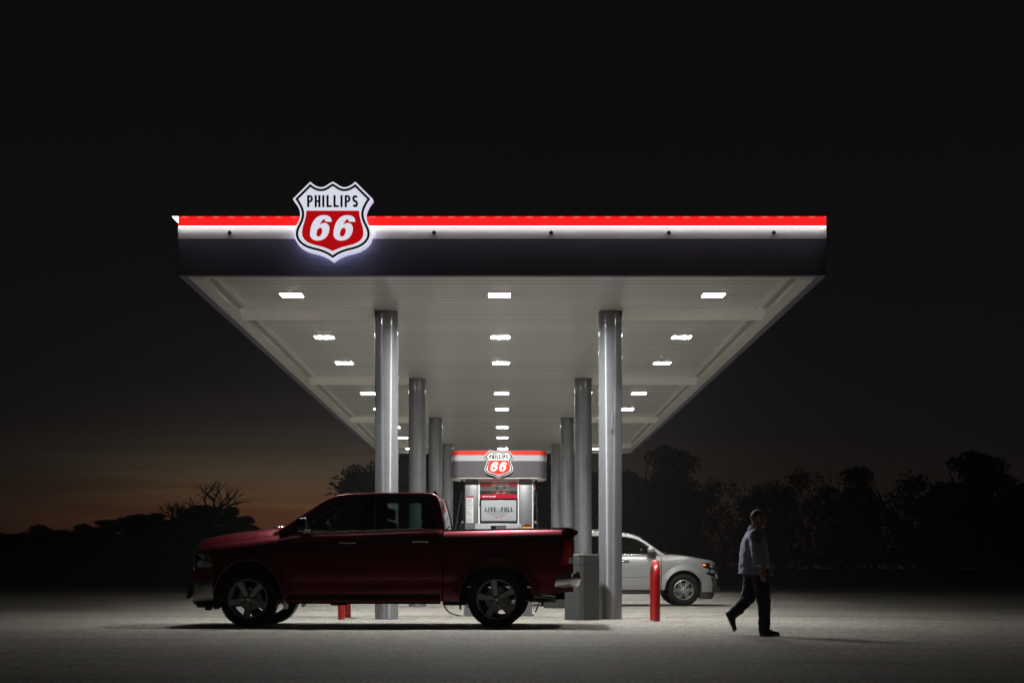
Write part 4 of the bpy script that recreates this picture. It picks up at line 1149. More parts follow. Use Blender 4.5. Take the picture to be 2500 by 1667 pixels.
    ch.rbox(-1.1, -.6, -.75, -.3, .355, .45, .03); ch.rbox(-.35, .35, -.70, -.25, .35, .44, .05); ch.rbox(-.85, -.62, -.6, -.4, .325, .40, .02)
    ch.rbox(.9, 1.25, -.80, -.2, .335, .45, .03); ch.rbox(2.3, 2.7, -.75, .75, .50, .72, .03)
    ch.tube([(RC, -.78, CZ), (RC, .78, CZ)], .055, 12); ch.ball((RC, .05, CZ), .15); ch.tube([(FC, -.78, CZ), (FC, .78, CZ)], .045, 10)
    ch.build('chassis', M['mud'], T, smooth=30)
    MB().tube([(-.3, .3, .40), (.9, .32, .40), (1.5, .45, .46), (2.2, .52, .40)], .035, 10, 4).lathe([(.085, 0), (.10, .03), (.10, .42), (.085, .45)], 'x', 18, (2.20, -.25, .47)).build('exhaust', M['dirty_chrome'], T, smooth=50)
    tp = MB().tube([(2.25, -.62, .50), (2.48, -.66, .49), (2.62, -.67, .47)], .045, 14, 3).build('tailpipe', M['chrome'], T, smooth=50)
    # wheel wells
    for c, a, b in ((FC, .535, .605), (RC, .56, .625)):
        for s in (-1, 1):
            rows = []
            for k in range(25):
                t_ = PI * k / 24 * 1.16 - .25
                rows.append([(c + (a + .012) * math.cos(t_), s * y, CZ + (b + .012) * math.sin(t_)) for y in (.975, .56)])
            MB().grid(rows).build('wheel_liner', M['black'], T, smooth=60)
    for s, nm in ((-1, 'near'), (1, 'far')):
        wheel_mesh(T, (FC, s * .865, .432), s, .432, .28, .298, 5, 47, 'single', M['rim_dark'])
        wheel_mesh(T, (RC, s * .865, .432), s, .432, .28, .298, 5, 27, 'single', M['rim_dark'])
    return T
pickup()

# ---- silver SUV ----------------------------------------------------------
M['rubber'].node_tree.nodes['Principled BSDF'].inputs['Specular IOR Level'].default_value = .2
M['mud'].node_tree.nodes['Principled BSDF'].inputs['Specular IOR Level'].default_value = .1
def suv():
    K = 1.0
    T = empty('parked_suv', ((1671 - 1234) / 100.4, 37.0 + 1.0, 0))
    tag(T, 'silver sport utility vehicle facing right, parked behind the front right column', 'suv')
    belt = sinterp([(-4.85, 1.24), (-4.0, 1.25), (-.62, 1.243), (-.30, 1.215), (.14, 1.185), (.43, 1.140), (.64, 1.105), (.74, 1.075), (.80, 1.03)])
    plan = sinterp([(-4.88, .86), (-4.8, .93), (-4.6, .985), (-4.2, 1.0), (.25, 1.0), (.50, .985), (.62, .96), (.70, .925), (.76, .875), (.80, .80)])
    drop = sinterp([(0, .10), (.03, .075), (.08, .045), (.16, .02), (.28, .005), (.42, 0), (.7, .01), (.9, .045)])
    CZ = .386
    WC = (0, -3.28)
    def W(x, z):
        v = 0
        for c in WC:
            d = math.hypot((x - c) / .455, (z - CZ) / .474) - 1
            if -.1 < d < .3: v = max(v, .028 * (1 - max(0, d) / .3))
        ln = -.008 * math.exp(-((z - .70) / .02) ** 2) if -2.9 < x < -.55 else 0
        return plan(x) - drop(max(0, belt(x) - z)) * (1 - .55 * max(0, min(1, (x + .5) / .6))) + v + ln
    def zb(x):
        for c in WC:
            if abs(x - c) < .470: return CZ + .492 * math.sqrt(max(0, 1 - ((x - c) / .470) ** 2))
        if x > .4: return .66
        return .395
    P = M['paint_silver']
    for s in (-1, 1):
        f = patch('fender', P, T, dense(-.545, .80, 40, [(0, .470)]), lambda x: zb(x) if x < .470 else .66, belt, W, s, 22)
        d1 = patch('front_door', P, T, lin(-1.95, -.562, 22), zb, belt, W, s, 22)
        d2 = patch('rear_door', P, T, dense(-3.10, -1.958, 22, [(-3.28, .470)]), zb, belt, W, s, 22)
        patch('quarter_panel', P, T, dense(-4.87, -3.108, 36, [(-3.28, .470)]), zb, belt, W, s, 22)
        arch_band('wheel_arch_lip', P, f, 0, CZ, .460, .482, W, s, 4, 176, .02)
        for dd, xa, xb in ((d1, -1.62, -1.36), (d2, -2.75, -2.50)):
            yy = W(xa, 1.09)
            MB().rbox(xa, xb, min(s * (yy + .01), s * (yy + .045)), max(s * (yy + .01), s * (yy + .045)), 1.075, 1.103, .01, 2).build('door_handle', M['chrome'], dd, smooth=40)
            surf_poly('handle_recess', M['pump_dark'], dd, [(xa - .01, 1.055), (xb + .03, 1.055), (xb + .03, 1.115), (xa - .01, 1.115)], W, s, .002, .005)
        for dd, xa, xb in ((d1, -1.94, -.56), (d2, -3.0, -1.96)):
            MB().grid([[(x, s * (W(x, z) + o_), z) for z, o_ in ((.735, 0), (.73, .012), (.70, .014), (.692, 0))] for x in lin(xa, xb, 10)], flip=s < 0).build('side_moulding', P, dd, smooth=40)
        mb = MB().tube([(x, s * (W(x, belt(x)) + .006), belt(x) + .006) for x in lin(-1.95, -.66, 10)], .010, 8).build('belt_moulding', M['chrome'], d1, smooth=60)
        MB().rbox(-2.9, -.55, min(s * .86, s * 1.03), max(s * .86, s * 1.03), .295, .345, .015, 2).box(-2.9, -.5, min(s * .84, s * .955), max(s * .84, s * .955), .33, .395).build('running_board', M['black'], T, smooth=40)
        if s < 0:
            bd_ = text_mesh('badge', 'SUBURBAN', (-1.04, -.60, .768, .795), .006, M['rim_dark'], d1, .02, -(W(-.8, .78) + .010))
        # headlamp
        hh = surf_poly('headlight', M['gloss_black'], f, [(.43, 1.045), (.62, 1.045), (.70, 1.02), (.745, .99), (.785, .92), (.79, .70), (.64, .745), (.545, .79), (.535, .81), (.62, .82), (.61, .90), (.48, .945)], W, s, .004, .02)
        surf_poly('lamp_amber', M['amber_lit'], hh, [(.45, 1.012), (.49, 1.025), (.535, 1.01), (.54, .985), (.49, .978), (.455, .995)], W, s, .008, .004)
        surf_poly('lamp_reflector', M['lens'], hh, [(.64, 1.03), (.70, 1.005), (.74, .95), (.655, .935)], W, s, .007, .004)
        surf_poly('lamp_reflector', M['lamp_chrome'], hh, [(.70, 1.01), (.728, .99), (.755, .95), (.73, .935)], W, s, .010, .004)
        surf_poly('lamp_reflector', M['lens'], hh, [(.65, .885), (.76, .88), (.765, .80), (.66, .81)], W, s, .007, .004)
        surf_poly('lamp_bezel', M['lamp_chrome'], hh, [(.585, 1.03), (.61, 1.03), (.655, .92), (.75, .915), (.75, .895), (.655, .90), (.65, .87), (.63, .80), (.612, .80), (.63, .87), (.62, .93)], W, s, .010, .004)
        surf_poly('lamp_bezel', M['lamp_chrome'], hh, [(.56, .80), (.60, .81), (.655, .80), (.66, .755), (.62, .76)], W, s, .010, .004)
        # mirror
        ym = s * W(-.75, 1.2) * .97
        MB().rbox(-.90, -.72, min(ym + s * .08, ym + s * .28), max(ym + s * .08, ym + s * .28), 1.31, 1.42, .035).build('door_mirror', P, d1, smooth=50)
        MB().rbox(-.88, -.68, min(ym, ym + s * .26), max(ym, ym + s * .26), 1.262, 1.312, .02, 2).build('mirror_base', M['black'], d1, smooth=50)
        MB().tube([(-4.35, s * .62, 1.80), (-4.2, s * .63, 1.85), (-3.0, s * .63, 1.868), (-1.95, s * .63, 1.855), (-1.75, s * .62, 1.80)], .018, 8, 3).build('roof_rail', M['chrome'], T, smooth=60)
    rows = []
    crown = sinterp([(-.55, 1.245), (-.296, 1.262), (.143, 1.222), (.43, 1.165), (.64, 1.122), (.727, 1.10), (.80, 1.045)])
    for x in lin(-.50, .80, 30):
        yb = W(x, belt(x)) - .004
        rows.append([(x + .05 * (1 - u * u) * max(0, (x - .4) / .4), yb * u, belt(x) + .001 + (crown(x) - belt(x)) * (1 - abs(u) ** 5)) for u in [math.copysign(1 - (1 - abs(q)) ** 1.6, q) for q in lin(-1, 1, 27)]])
    MB().grid(rows).build('hood', P, T, smooth=50)
    rows = []
    for u in lin(-1, 1, 21): rows.append([(.80 + .05 * (1 - u * u), .79 * u, z) for z in lin(.62, 1.02, 5)])
    MB().grid(rows).build('front_panel', M['gloss_black'], T, smooth=60)
    fp = [(.43, -1.0), (.60, -.985), (.72, -.93), (.80, -.84), (.84, -.70), (.87, -.4), (.88, 0)]
    fp = fp + [(x, -y) for x, y in fp[::-1][1:]]
    fb = plan_sweep(fp, [(-.08, .70), (-.03, .69), (-.012, .66), (.0, .58), (.006, .45), (.0, .345), (-.03, .325), (-.10, .32)]).build('front_bumper', P, T, smooth=50)
    for s in (-1, 1):
        MB().prism([(.63, .47), (.86, .47), (.90, .35), (.63, .36)], *sorted((s * .80, s * .945))).build('fog_lamp_recess', M['black'], fb)
    MB().box(.40, .74, -.94, .94, .30, .70).build('bumper_core', M['black'], fb)
    plan_sweep([(x * .94 - .0, y * .97) for x, y in fp], [(0, .33), (-.01, .26), (-.05, .17), (-.12, .165)]).build('air_dam', M['pump_dark'], T, smooth=50)
    gr_ = MB().rbox(.80, .89, -.60, .60, .66, .95, .03).build('grille', M['chrome'], T, smooth=40)
    rp = [(-4.6, -1.0), (-4.85, -.96), (-4.95, -.8), (-5.0, 0)]; rp = (rp + [(x, -y) for x, y in rp[::-1][1:]])[::-1]
    plan_sweep(rp, [(-.08, .72), (0, .70), (.0, .45), (-.08, .38)]).build('rear_bumper', P, T, smooth=50)
    MB().rbox(-4.92, -4.80, -.86, .86, .60, 1.26, .03).build('rear_hatch', P, T, smooth=40)
    # greenhouse
    def YG(x, z): return .895 - (z - 1.24) * .34 - .03 * max(0, x + .9)
    outer = [(-.40, 1.20), (-.47, 1.262), (-.60, 1.345), (-.76, 1.465), (-.94, 1.59), (-1.09, 1.675), (-1.24, 1.727), (-1.45, 1.762), (-1.9, 1.79), (-3, 1.805), (-4.2, 1.775),
             (-4.55, 1.73), (-4.72, 1.60), (-4.87, 1.26), (-4.87, 1.2)]
    hole = [(-.625, 1.252), (-.66, 1.30), (-.78, 1.395), (-.93, 1.51), (-1.08, 1.604), (-1.22, 1.655), (-1.38, 1.685), (-1.6, 1.70), (-2.6, 1.715), (-4.1, 1.69), (-4.45, 1.62), (-4.6, 1.40), (-4.62, 1.258)]
    for s in (-1, 1):
        def side_poly(name, m, loops, off, th, par):
            tr_ = tessellate_polygon([[Vector((p[0], p[1], 0)) for p in lp] for lp in loops])
            flat = [p for lp in loops for p in lp]; n = len(flat)
            vs = [(x, s * (YG(x, z) + off), z) for x, z in flat] + [(x, s * (YG(x, z) + off - th), z) for x, z in flat]
            fs = [tuple(t) for t in tr_] + [tuple(i + n for i in t) for t in tr_]; k = 0
            for lp in loops:
                m_ = len(lp); fs += [(k + i, k + (i + 1) % m_, n + k + (i + 1) % m_, n + k + i) for i in range(m_)]; k += m_
            return MB().add(vs, fs).build(name, m, par, smooth=25)
        cs = side_poly('cab_side', P, [outer, hole], 0, .06, T)
        fg = [(-.68, 1.262), (-.79, 1.36), (-.94, 1.48), (-1.09, 1.578), (-1.23, 1.632), (-1.39, 1.663), (-1.6, 1.678), (-1.92, 1.684), (-1.92, 1.262)]
        rg = [(-2.05, 1.262), (-2.05, 1.686), (-2.95, 1.69), (-3.0, 1.262)]
        qg = [(-3.12, 1.262), (-3.10, 1.69), (-4.05, 1.665), (-4.38, 1.60), (-4.52, 1.38), (-4.54, 1.262)]
        side_poly('window_frame', M['gloss_black'], [hole, fg, rg, qg], -.008, .03, cs)
        side_poly('front_window', M['glass'], [fg], -.016, .004, T)
        side_poly('rear_window', M['dark_glass'], [rg], -.016, .004, T)
        side_poly('quarter_window', M['dark_glass'], [qg], -.016, .004, T)
        MB().tube([(x, s * (YG(x, z) + .001), z) for x, z in hole[:9]], .006, 6).build('window_trim', M['chrome'], cs, smooth=60)
    rows = []
    oe = interp(sorted([(a, b) for a, b in outer[1:14]]))
    for x in lin(-4.72, -1.0, 50):
        ze = oe(x)
        rows.append([(x + .05 * (1 - u * u) * (1 if x > -1.4 else 0), YG(x, ze) * u, ze + .045 * (1 - abs(u) ** 3)) for u in [math.copysign(1 - (1 - abs(q)) ** 1.8, q) for q in lin(-1, 1, 25)]])
    roof = MB().grid(rows).build('roof', P, T, smooth=60)
    MB().prism([(-1.60, 1.80), (-1.44, 1.80), (-1.50, 1.835), (-1.57, 1.86), (-1.59, 1.86)], -.33, -.29).build('roof_antenna', P, roof, smooth=30)
    rows = []
    for x, z in [(-.47, 1.262), (-.60, 1.35), (-.76, 1.47), (-.94, 1.595), (-1.06, 1.665)]:
        rows.append([(x + .11 * (1 - u * u), (YG(x, z) - .01) * u, z + .02 * (1 - u * u)) for u in lin(-1, 1, 17)])
    MB().grid(rows).build('windscreen', M['dark_glass'], T, smooth=60)
    rows = []
    for x, z in [(-4.60, 1.72), (-4.72, 1.60), (-4.86, 1.25)]: rows.append([(x - .03 * (1 - u * u), (YG(x, z) - .005) * u, z) for u in lin(-1, 1, 9)])
    MB().grid(rows).build('rear_screen', M['dark_glass'], T, smooth=60)
    MB().tube([(-.42, -.5, 1.268), (-.35, -.44, 1.28), (-.46, .1, 1.33)], .012, 6).build('windscreen_wipers', M['black'], T, smooth=50)
    MB().box(-4.7, -.5, -.86, .86, .42, .55).rbox(-.98, -.42, -.82, .82, .9, 1.24, .05).build('cabin_floor', M['cabin'], T, smooth=40)
    MB().lathe([(.19 + .014 * math.cos(a), .014 * math.sin(a)) for a in [2 * PI * k / 8 for k in range(8)]], 'x', 24, (-1.12, .42, 1.27), closed=True).build('steering_wheel', M['cabin'], T, smooth=60)
    for y in (-.42, .42): seat(T, -1.65, y, .78, 1, h=.55)
    seat(T, -2.75, 0, .78, 1, w=1.4, h=.55)
    MB().box(-.45, .45, -.55, .55, .40, 1.0).box(-4.7, .4, -.5, .5, .32, .42).box(-3.8, -2.8, -.55, .55, .4, 1.0).tube([(-3.28, -.8, CZ), (-3.28, .8, CZ)], .05, 10).build('chassis', M['mud'], T)
    for c in WC:
        for s in (-1, 1):
            rows = []
            for k in range(25):
                t_ = PI * k / 24 * 1.1 - .16
                rows.append([(c + .482 * math.cos(t_), s * y, CZ + .504 * math.sin(t_)) for y in (.985, .5)])
            MB().grid(rows).build('wheel_liner', M['mud'], T, smooth=60)
            wheel_mesh(T, (c, s * .855, .392), s, .392, .27, .240, 6, 60, 'double', M['rim'])
    return T
suv()

# ------------------------------------------------------------------ person
def remesh(voxel, smooth_it=4, disp=0, dscale=.12, seed=0):
    def f(o):
        md = o.modifiers.new('r', 'REMESH'); md.mode = 'VOXEL'; md.voxel_size = voxel
        sm = o.modifiers.new('m', 'SMOOTH'); sm.factor = .5; sm.iterations = smooth_it
        if disp:
            t = bpy.data.textures.new('cloth folds', 'CLOUDS'); t.noise_scale = dscale; t.noise_depth = 2
            d = o.modifiers.new('d', 'DISPLACE'); d.texture = t; d.strength = disp; d.mid_level = .5
    return f
def person():
    b = MB()
    # head and neck
    HX, HZ = -.022, 1.555
    b.ball((HX - .020, 0, HZ + .020), (.096, .076, .092), 20, 14)
    b.ball((HX + .030, 0, HZ + .015), (.062, .066, .078), 18, 12)
    b.ball((HX + .042, 0, HZ - .055), (.046, .052, .060), 18, 12)       # lower face
    b.ball((HX + .062, 0, HZ - .098), (.026, .034, .026), 14, 10)       # chin
    b.cone((HX + .000, -.040, HZ - .075), (HX + .055, -.024, HZ - .100), .026, .018); b.cone((HX + .000, .040, HZ - .075), (HX + .055, .024, HZ - .100), .026, .018)
    b.ball((HX + .072, 0, HZ + .028), (.022, .056, .013), 14, 8)        # brow
    b.cone((HX + .084, 0, HZ + .012), (HX + .108, 0, HZ - .020), .010, .014)   # nose
    for s in (-1, 1):
        b.ball((HX + .100, s * .012, HZ - .024), (.012, .009, .009), 10, 8)
        b.ball((HX + .072, s * .040, HZ - .030), (.022, .022, .022), 12, 8)    # cheek
        b.ball((HX - .008, s * .078, HZ + .000), (.018, .009, .031), 12, 10)   # ear
    b.ball((HX + .086, 0, HZ - .052), (.014, .026, .0075), 12, 8); b.ball((HX + .084, 0, HZ - .066), (.014, .023, .0085), 12, 8)
    b.cone((HX - .045, 0, HZ - .05), (-.075, 0, 1.38), .056, .050); b.cone((HX - .01, 0, HZ - .07), (-.06, 0, 1.38), .050, .060)
    # trunk and legs beneath the clothes
    b.cone((-.09, 0, 1.26), (-.09, 0, 1.15), .10, .12); b.cone((-.09, -.06, 1.27), (-.09, .06, 1.27), .085, .085); b.cone((-.075, 0, 1.40), (-.09, 0, 1.27), .045, .07); b.cone((-.09, 0, 1.15), (-.06, 0, .88), .13, .13)
    arms = {-1: [(-.105, -.175, 1.325), (-.095, -.235, 1.055), (-.035, -.235, .865), (-.028, -.225, .835)],
            1: [(-.105, .175, 1.325), (-.02, .235, 1.06), (.115, .220, .915), (.125, .215, .888)]}
    for s, (sh, el, wr, pl) in arms.items():
        b.cone(sh, el, .056, .043); b.cone(el, wr, .043, .027)
        b.cone((sh[0] + .01, s * .08, sh[2] - .03), sh, .058, .054)
        w_, p_ = Vector(wr), Vector(pl)
        d = (w_ - Vector(el)).normalized(); d = (d + Vector((0, 0, -.5))).normalized() if s > 0 else (d + Vector((.1, 0, -.6))).normalized()
        fwd = (Vector((1, 0, 0)) - d * d.x).normalized()        # across the palm, towards the thumb side
        lat = d.cross(fwd).normalized()
        pc = w_ + d * .045
        m = Matrix((fwd, lat, d)).transposed()
        b.ball(pc, (.038, .016, .046), 16, 10, m)
        inn = lat if lat.y * s < 0 else -lat
        for k, (off, ln_, cu) in enumerate(((.027, .072, .35), (.010, .080, .5), (-.008, .075, .62), (-.025, .060, .75))):
            p = pc + fwd * off + d * .034
            dd = d
            for seg, fr in enumerate((.45, .32, .23)):
                dd = (dd + inn * cu * .55 - fwd * .02).normalized()
                q = p + dd * ln_ * fr; b.cone(p, q, .0098 - seg * .0008, .0090 - seg * .0008, 10); p = q
        p = w_ + fwd * .026 + d * .022; dd = (fwd * .75 + d * .8 + inn * .3).normalized()
        q = p + dd * .038; b.cone(p, q, .0125, .0105, 10); dd = (d + fwd * .25 + inn * .35).normalized(); b.cone(q, q + dd * .030, .0105, .009, 10)
    near = [(-.035, -.085, .86), (.035, -.095, .455), (.022, -.10, .085)]
    far = [(-.075, .085, .86), (-.140, .095, .475), (-.375, .10, .255)]
    for c in (near, far): b.cone(c[0], c[1], .085, .058); b.cone(c[1], c[2], .055, .036)
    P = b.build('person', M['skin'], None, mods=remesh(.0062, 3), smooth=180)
    P.location = (3.388, 20.12, 0)
    tag(P, 'person in loose blue-grey shirt and dark jeans walking to the right with arms down', 'person')
    # cropped hair cap
    h = MB(); rows = []
    bm = bmesh.new(); bmesh.ops.create_uvsphere(bm, u_segments=28, v_segments=20, radius=1)
    m = Matrix.Translation((HX - .020, 0, HZ + .020)) @ Matrix.Diagonal((.0975, .0775, .0945, 1))
    dele = [v for v in bm.verts if not (v.co.z > .35 and v.co.x < .62 or (v.co.x < -.05 and v.co.z > -.62) )]
    bmesh.ops.delete(bm, geom=dele, context='VERTS'); h.bm(bm, m)
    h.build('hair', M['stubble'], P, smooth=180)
    for s in (-1, 1):
        MB().ball((HX + .078, s * .028, HZ + .008), (.010, .012, .009), 12, 8).build('eye', M['face_white'], P, smooth=180)
    # shirt
    sh = MB()
    fr = sinterp([(.77, .090), (.83, .097), (.95, .108), (1.05, .104), (1.18, .085), (1.26, .065), (1.34, .040), (1.385, .005), (1.41, -.012)])
    bk = sinterp([(.77, -.285), (.84, -.290), (.95, -.286), (1.08, -.276), (1.2, -.262), (1.28, -.235), (1.34, -.195), (1.385, -.150), (1.41, -.125)])
    hw = sinterp([(.77, .195), (.9, .205), (1.05, .205), (1.2, .205), (1.29, .205), (1.335, .185), (1.365, .13), (1.39, .085), (1.41, .07)])
    rows = []
    for z in lin(.785, 1.41, 34):
        row = []
        for k in range(49):
            a = 2 * PI * k / 48; ca, sa = math.cos(a), math.sin(a)
            ex = .86
            x = math.copysign(abs(ca) ** ex, ca); y = math.copysign(abs(sa) ** ex, sa)
            cx = (fr(z) + bk(z)) / 2; rx = (fr(z) - bk(z)) / 2
            fold = 1 + .028 * math.sin(a * 9 + z * 5) * max(0, min(1, (1.2 - z) / .3)) + .012 * math.sin(a * 5 - z * 22)
            zz = z + (.045 * (1 - x) / 2 if z < .80 else 0) - .0
            row.append((cx + rx * x * fold, hw(z) * y * fold, zz))
        rows.append(row)
    sh.grid(rows); sh.add(rows[0][:-1], [tuple(range(48))]); sh.add(rows[-1][:-1], [tuple(range(48))])
    sv = MB()
    sv.cone((-.11, -.145, 1.315), (-.100, -.225, 1.19), .088, .080); sv.cone((-.100, -.225, 1.19), (-.098, -.252, 1.06), .080, .070); sv.cone((-.098, -.252, 1.06), (-.072, -.252, .965), .068, .058)
    sv.cone((-.11, .145, 1.315), (-.06, .225, 1.19), .088, .078); sv.cone((-.06, .225, 1.19), (-.02, .25, 1.07), .078, .068); sv.cone((-.02, .25, 1.07), (.045, .245, 1.0), .064, .055)
    # weld ring ends, then merge body and sleeves into one cloth surface
    bm = bmesh.new(); me = bpy.data.meshes.new('t'); me.from_pydata(sh.v, [], sh.f); bm.from_mesh(me); bmesh.ops.remove_doubles(bm, verts=bm.verts, dist=1e-5)
    bmesh.ops.recalc_face_normals(bm, faces=bm.faces); body = MB().bm(bm); body.add(sv.v, sv.f)
    so = body.build('shirt', M['shirt'], P, recalc=False, mods=remesh(.0075, 3, .018, .07), smooth=180)
    def ring_at(c, d, rr, t, w_):
        c = Vector(c); d = Vector(d).normalized(); up = Vector((0, 1, 0)); a = (up - d * up.dot(d)).normalized(); b2 = d.cross(a)
        rows = []
        for k in range(25):
            q = 2 * PI * k / 24; v = a * math.cos(q) + b2 * math.sin(q)
            rows.append([tuple(c + v * rr), tuple(c + v * (rr + t)), tuple(c + v * (rr + t) + d * w_), tuple(c + v * (rr - .004) + d * w_)])
        MB().grid(rows).build('sleeve_cuff', M['shirt'], P, smooth=60)
    ring_at((-.085, -.252, 1.0), (.20, 0, -1), .058, .011, .058); ring_at((.02, .248, 1.02), (.6, 0, -.62), .056, .008, .045)
    hm = MB().tube([(-.298, -.10, .828), (-.292, -.03, .826), (-.292, .06, .826)], .005, 6).tube([(-.285, -.135, .829), (-.22, -.195, .826), (-.18, -.205, .822)], .004, 6)
    hm.build('shirt_hem', M['shirt_edge'], P, smooth=60)
    co = MB(); rows = []
    for k in range(33):
        a = 2 * PI * k / 32; ca, sa = math.cos(a), math.sin(a)
        rows.append([(-.066 + .084 * ca, .082 * sa, 1.375 - .012 * ca), (-.064 + .077 * ca, .072 * sa, 1.436 - .020 * ca), (-.064 + .087 * ca, .082 * sa, 1.440 - .022 * ca), (-.072 + .108 * ca, .104 * sa, 1.368 - .034 * ca)])
    co.grid(rows).build('collar', M['shirt'], P, smooth=60)
    bt = MB()
    for z in (1.36, 1.29, 1.2, 1.11, 1.02, .94, .87): bt.ball((fr(z) + .006, -.006, z), (.004, .008, .008), 8, 6)
    bt.build('button_row', M['button'], P, smooth=180)
    # trousers
    t = MB()
    t.ball((-.072, 0, .86), (.150, .165, .12), 20, 12)
    t.cone((-.025, -.078, .84), (.022, -.092, .46), .122, .092); t.cone((.022, -.092, .46), (.034, -.10, .27), .090, .080); t.cone((.034, -.10, .27), (.026, -.10, .105), .080, .078)
    t.cone((-.095, .075, .84), (-.150, .090, .50), .125, .095); t.cone((-.150, .090, .50), (-.27, .095, .365), .090, .080); t.cone((-.27, .095, .365), (-.372, .10, .272), .080, .068)
    t.build('trousers', M['denim'], P, mods=remesh(.009, 3, .030, .06), smooth=180)
    # shoes
    def shoe(loc, ang, pale):
        e = MB()
        e.cone((-.015, 0, .045), (.10, 0, .040), .038, .036); e.cone((.10, 0, .036), (.195, 0, .028), .037, .027); e.cone((-.02, 0, .06), (.005, 0, .10), .036, .040); e.cone((.03, 0, .075), (.10, 0, .050), .034, .030)
        o = e.build('shoe', M['shoe'], P, mods=remesh(.006, 3), smooth=180)
        out_ = [(-.058, 0), (-.05, .028), (-.01, .036), (.05, .034), (.12, .042), (.18, .038), (.218, .02), (.228, 0)]
        pl = out_ + [(x, -y) for x, y in out_[::-1][1:-1]]
        k = MB().prism(pl, -.002, .020, 'xy').build('shoe_sole', M['sole_white'] if pale else M['sole'], o, smooth=40)
        l = MB()
        for q in range(4): l.tube([(.055 + q * .018, -.024, .088 - q * .008), (.055 + q * .018, 0, .098 - q * .008), (.055 + q * .018, .024, .088 - q * .008)], .0035, 6)
        l.build('shoelace', M['button'], o)
        o.location = loc; o.rotation_euler = (0, ang, 0)
        return o
    shoe((.010, -.10, .002), 0, True)
    a = math.atan2(.247, .108)
    shoe((-.435, .10, .255), a, False)
    return P
person()

# ------------------------------------------------------------------ trees
def leaf_cloud(mb, blobs, n, size, rnd):
    for _ in range(n):
        c, r = rnd.choice(blobs)
        d = Vector((rnd.gauss(0, 1), rnd.gauss(0, 1), rnd.gauss(0, 1))).normalized() * (rnd.random() ** .45)
        p = Vector(c) + Vector((d.x * r[0], d.y * r[1], d.z * r[2]))
        if noise.noise(p * .9) < -.42: continue
        a = Vector((rnd.gauss(0, 1), rnd.gauss(0, 1), rnd.gauss(0, 1))).normalized(); b = a.orthogonal().normalized()
        s = size * (.6 + .8 * rnd.random())
        mb.add([p - a * s, p + b * s * .5, p + a * s, p - b * s * .5], [(0, 1, 2, 3)])
def branches(mb, p, d, ln, r, depth, rnd, spread=.55):
    q = p + d * ln
    mid = (p + q) / 2 + Vector((rnd.gauss(0, .05), rnd.gauss(0, .05), 0)) * ln
    mb.tube([p, mid, q], [r, r * .85, r * .7], 5 if depth < 3 else 7)
    tips = [q]
    if depth == 0: return tips
    for k in range(rnd.choice((2, 3, 3))):
        nd = (d + Vector((rnd.gauss(0, spread), rnd.gauss(0, spread), rnd.gauss(.08, spread * .6)))).normalized()
        tips += branches(mb, q if k else mid.lerp(q, .6), nd, ln * rnd.uniform(.62, .85), r * .62, depth - 1, rnd, spread)
    return tips
def tree(kind, seed, h, wd, leafm='leaf', n=3800):
    rnd = random.Random(seed); nm = {'leafy': 'leafy_tree', 'bare': 'bare_tree', 'bush': 'bush', 'autumn': 'autumn_tree'}[kind]
    e = empty(nm, (0, 0, 0))
    tk = MB()
    if kind == 'bare':
        for k in range(3):
            tips = branches(tk, Vector((rnd.gauss(0, .1), 0, 0)), Vector((rnd.gauss(0, .18), rnd.gauss(0, .1), 1)).normalized(), h * .30, .15 * h / 5, 4, rnd, .42)
        tk.build('trunk', M['bark'], e, smooth=180); return e
    th = h * (.32 if kind != 'bush' else .12)
    tips = branches(tk, Vector((0, 0, 0)), Vector((0, 0, 1)), th, .03 * h, 3, rnd, .6)
    tk.build('trunk', M['bark'], e, smooth=180)
    blobs = []
    zc0 = .34 if kind != 'bush' else .12
    for k in range(16 if kind != 'bush' else 9):
        a = rnd.random() * 2 * PI; q = rnd.random() ** .6 * wd * .36; zz = h * (zc0 + (.88 - zc0) * rnd.random())
        fz = 1 - abs(zz / h - .6) * .9
        blobs.append(((q * math.cos(a) * fz, q * math.sin(a) * fz, zz), (wd * .17 * rnd.uniform(.7, 1.3), wd * .17 * rnd.uniform(.7, 1.3), h * (.11 if kind != 'bush' else .2) * rnd.uniform(.7, 1.3))))
    blobs.append(((0, 0, h * .55), (wd * .30, wd * .30, h * .28)))
    cr = MB(); leaf_cloud(cr, blobs, n * (2 if kind == 'leafy' else 1), .20 if kind != 'bush' else .15, rnd)
    if kind in ('leafy', 'autumn'): leaf_cloud(cr, [((0, 0, h * .28), (wd * .34, wd * .34, h * .20)), ((0, 0, h * .12), (wd * .42, wd * .42, h * .12))], n, .20, rnd)
    if kind == 'bush': leaf_cloud(cr, [((0, 0, h * .2), (wd * .42, wd * .42, h * .22))], n // 3, .12, rnd)
    cr.build('crown', M[leafm], e, recalc=False)
    return e
protos = {}
def plant(kind, seed, x, y, h, wd, label, cat, group, leafm='leaf', n=3800, rz=None):
    key = (kind, seed)
    if key not in protos:
        o = tree(kind, seed, 10.0 if kind != 'bush' else 3.0, 8.0 if kind != 'bush' else 3.6, leafm, n); protos[key] = o
    else: o = copy_tree(protos[key])
    bh, bw = (10.0, 8.0) if kind != 'bush' else (3.0, 3.6)
    o.location = (x, y, hill(x, y) - .1); o.scale = (wd / bw, wd / bw, h / bh); o.rotation_euler = (0, 0, rz if rz is not None else random.random() * 6)
    tag(o, label, cat, group); return o
def at(xd, D): return (xd - 1161) * D / 3484.6          # lateral metres of a picture column at distance D
def top(yd, D): return EYE + (1310 - yd) * D / 3484.6
GR = 'trees beyond the forecourt'
D = 140
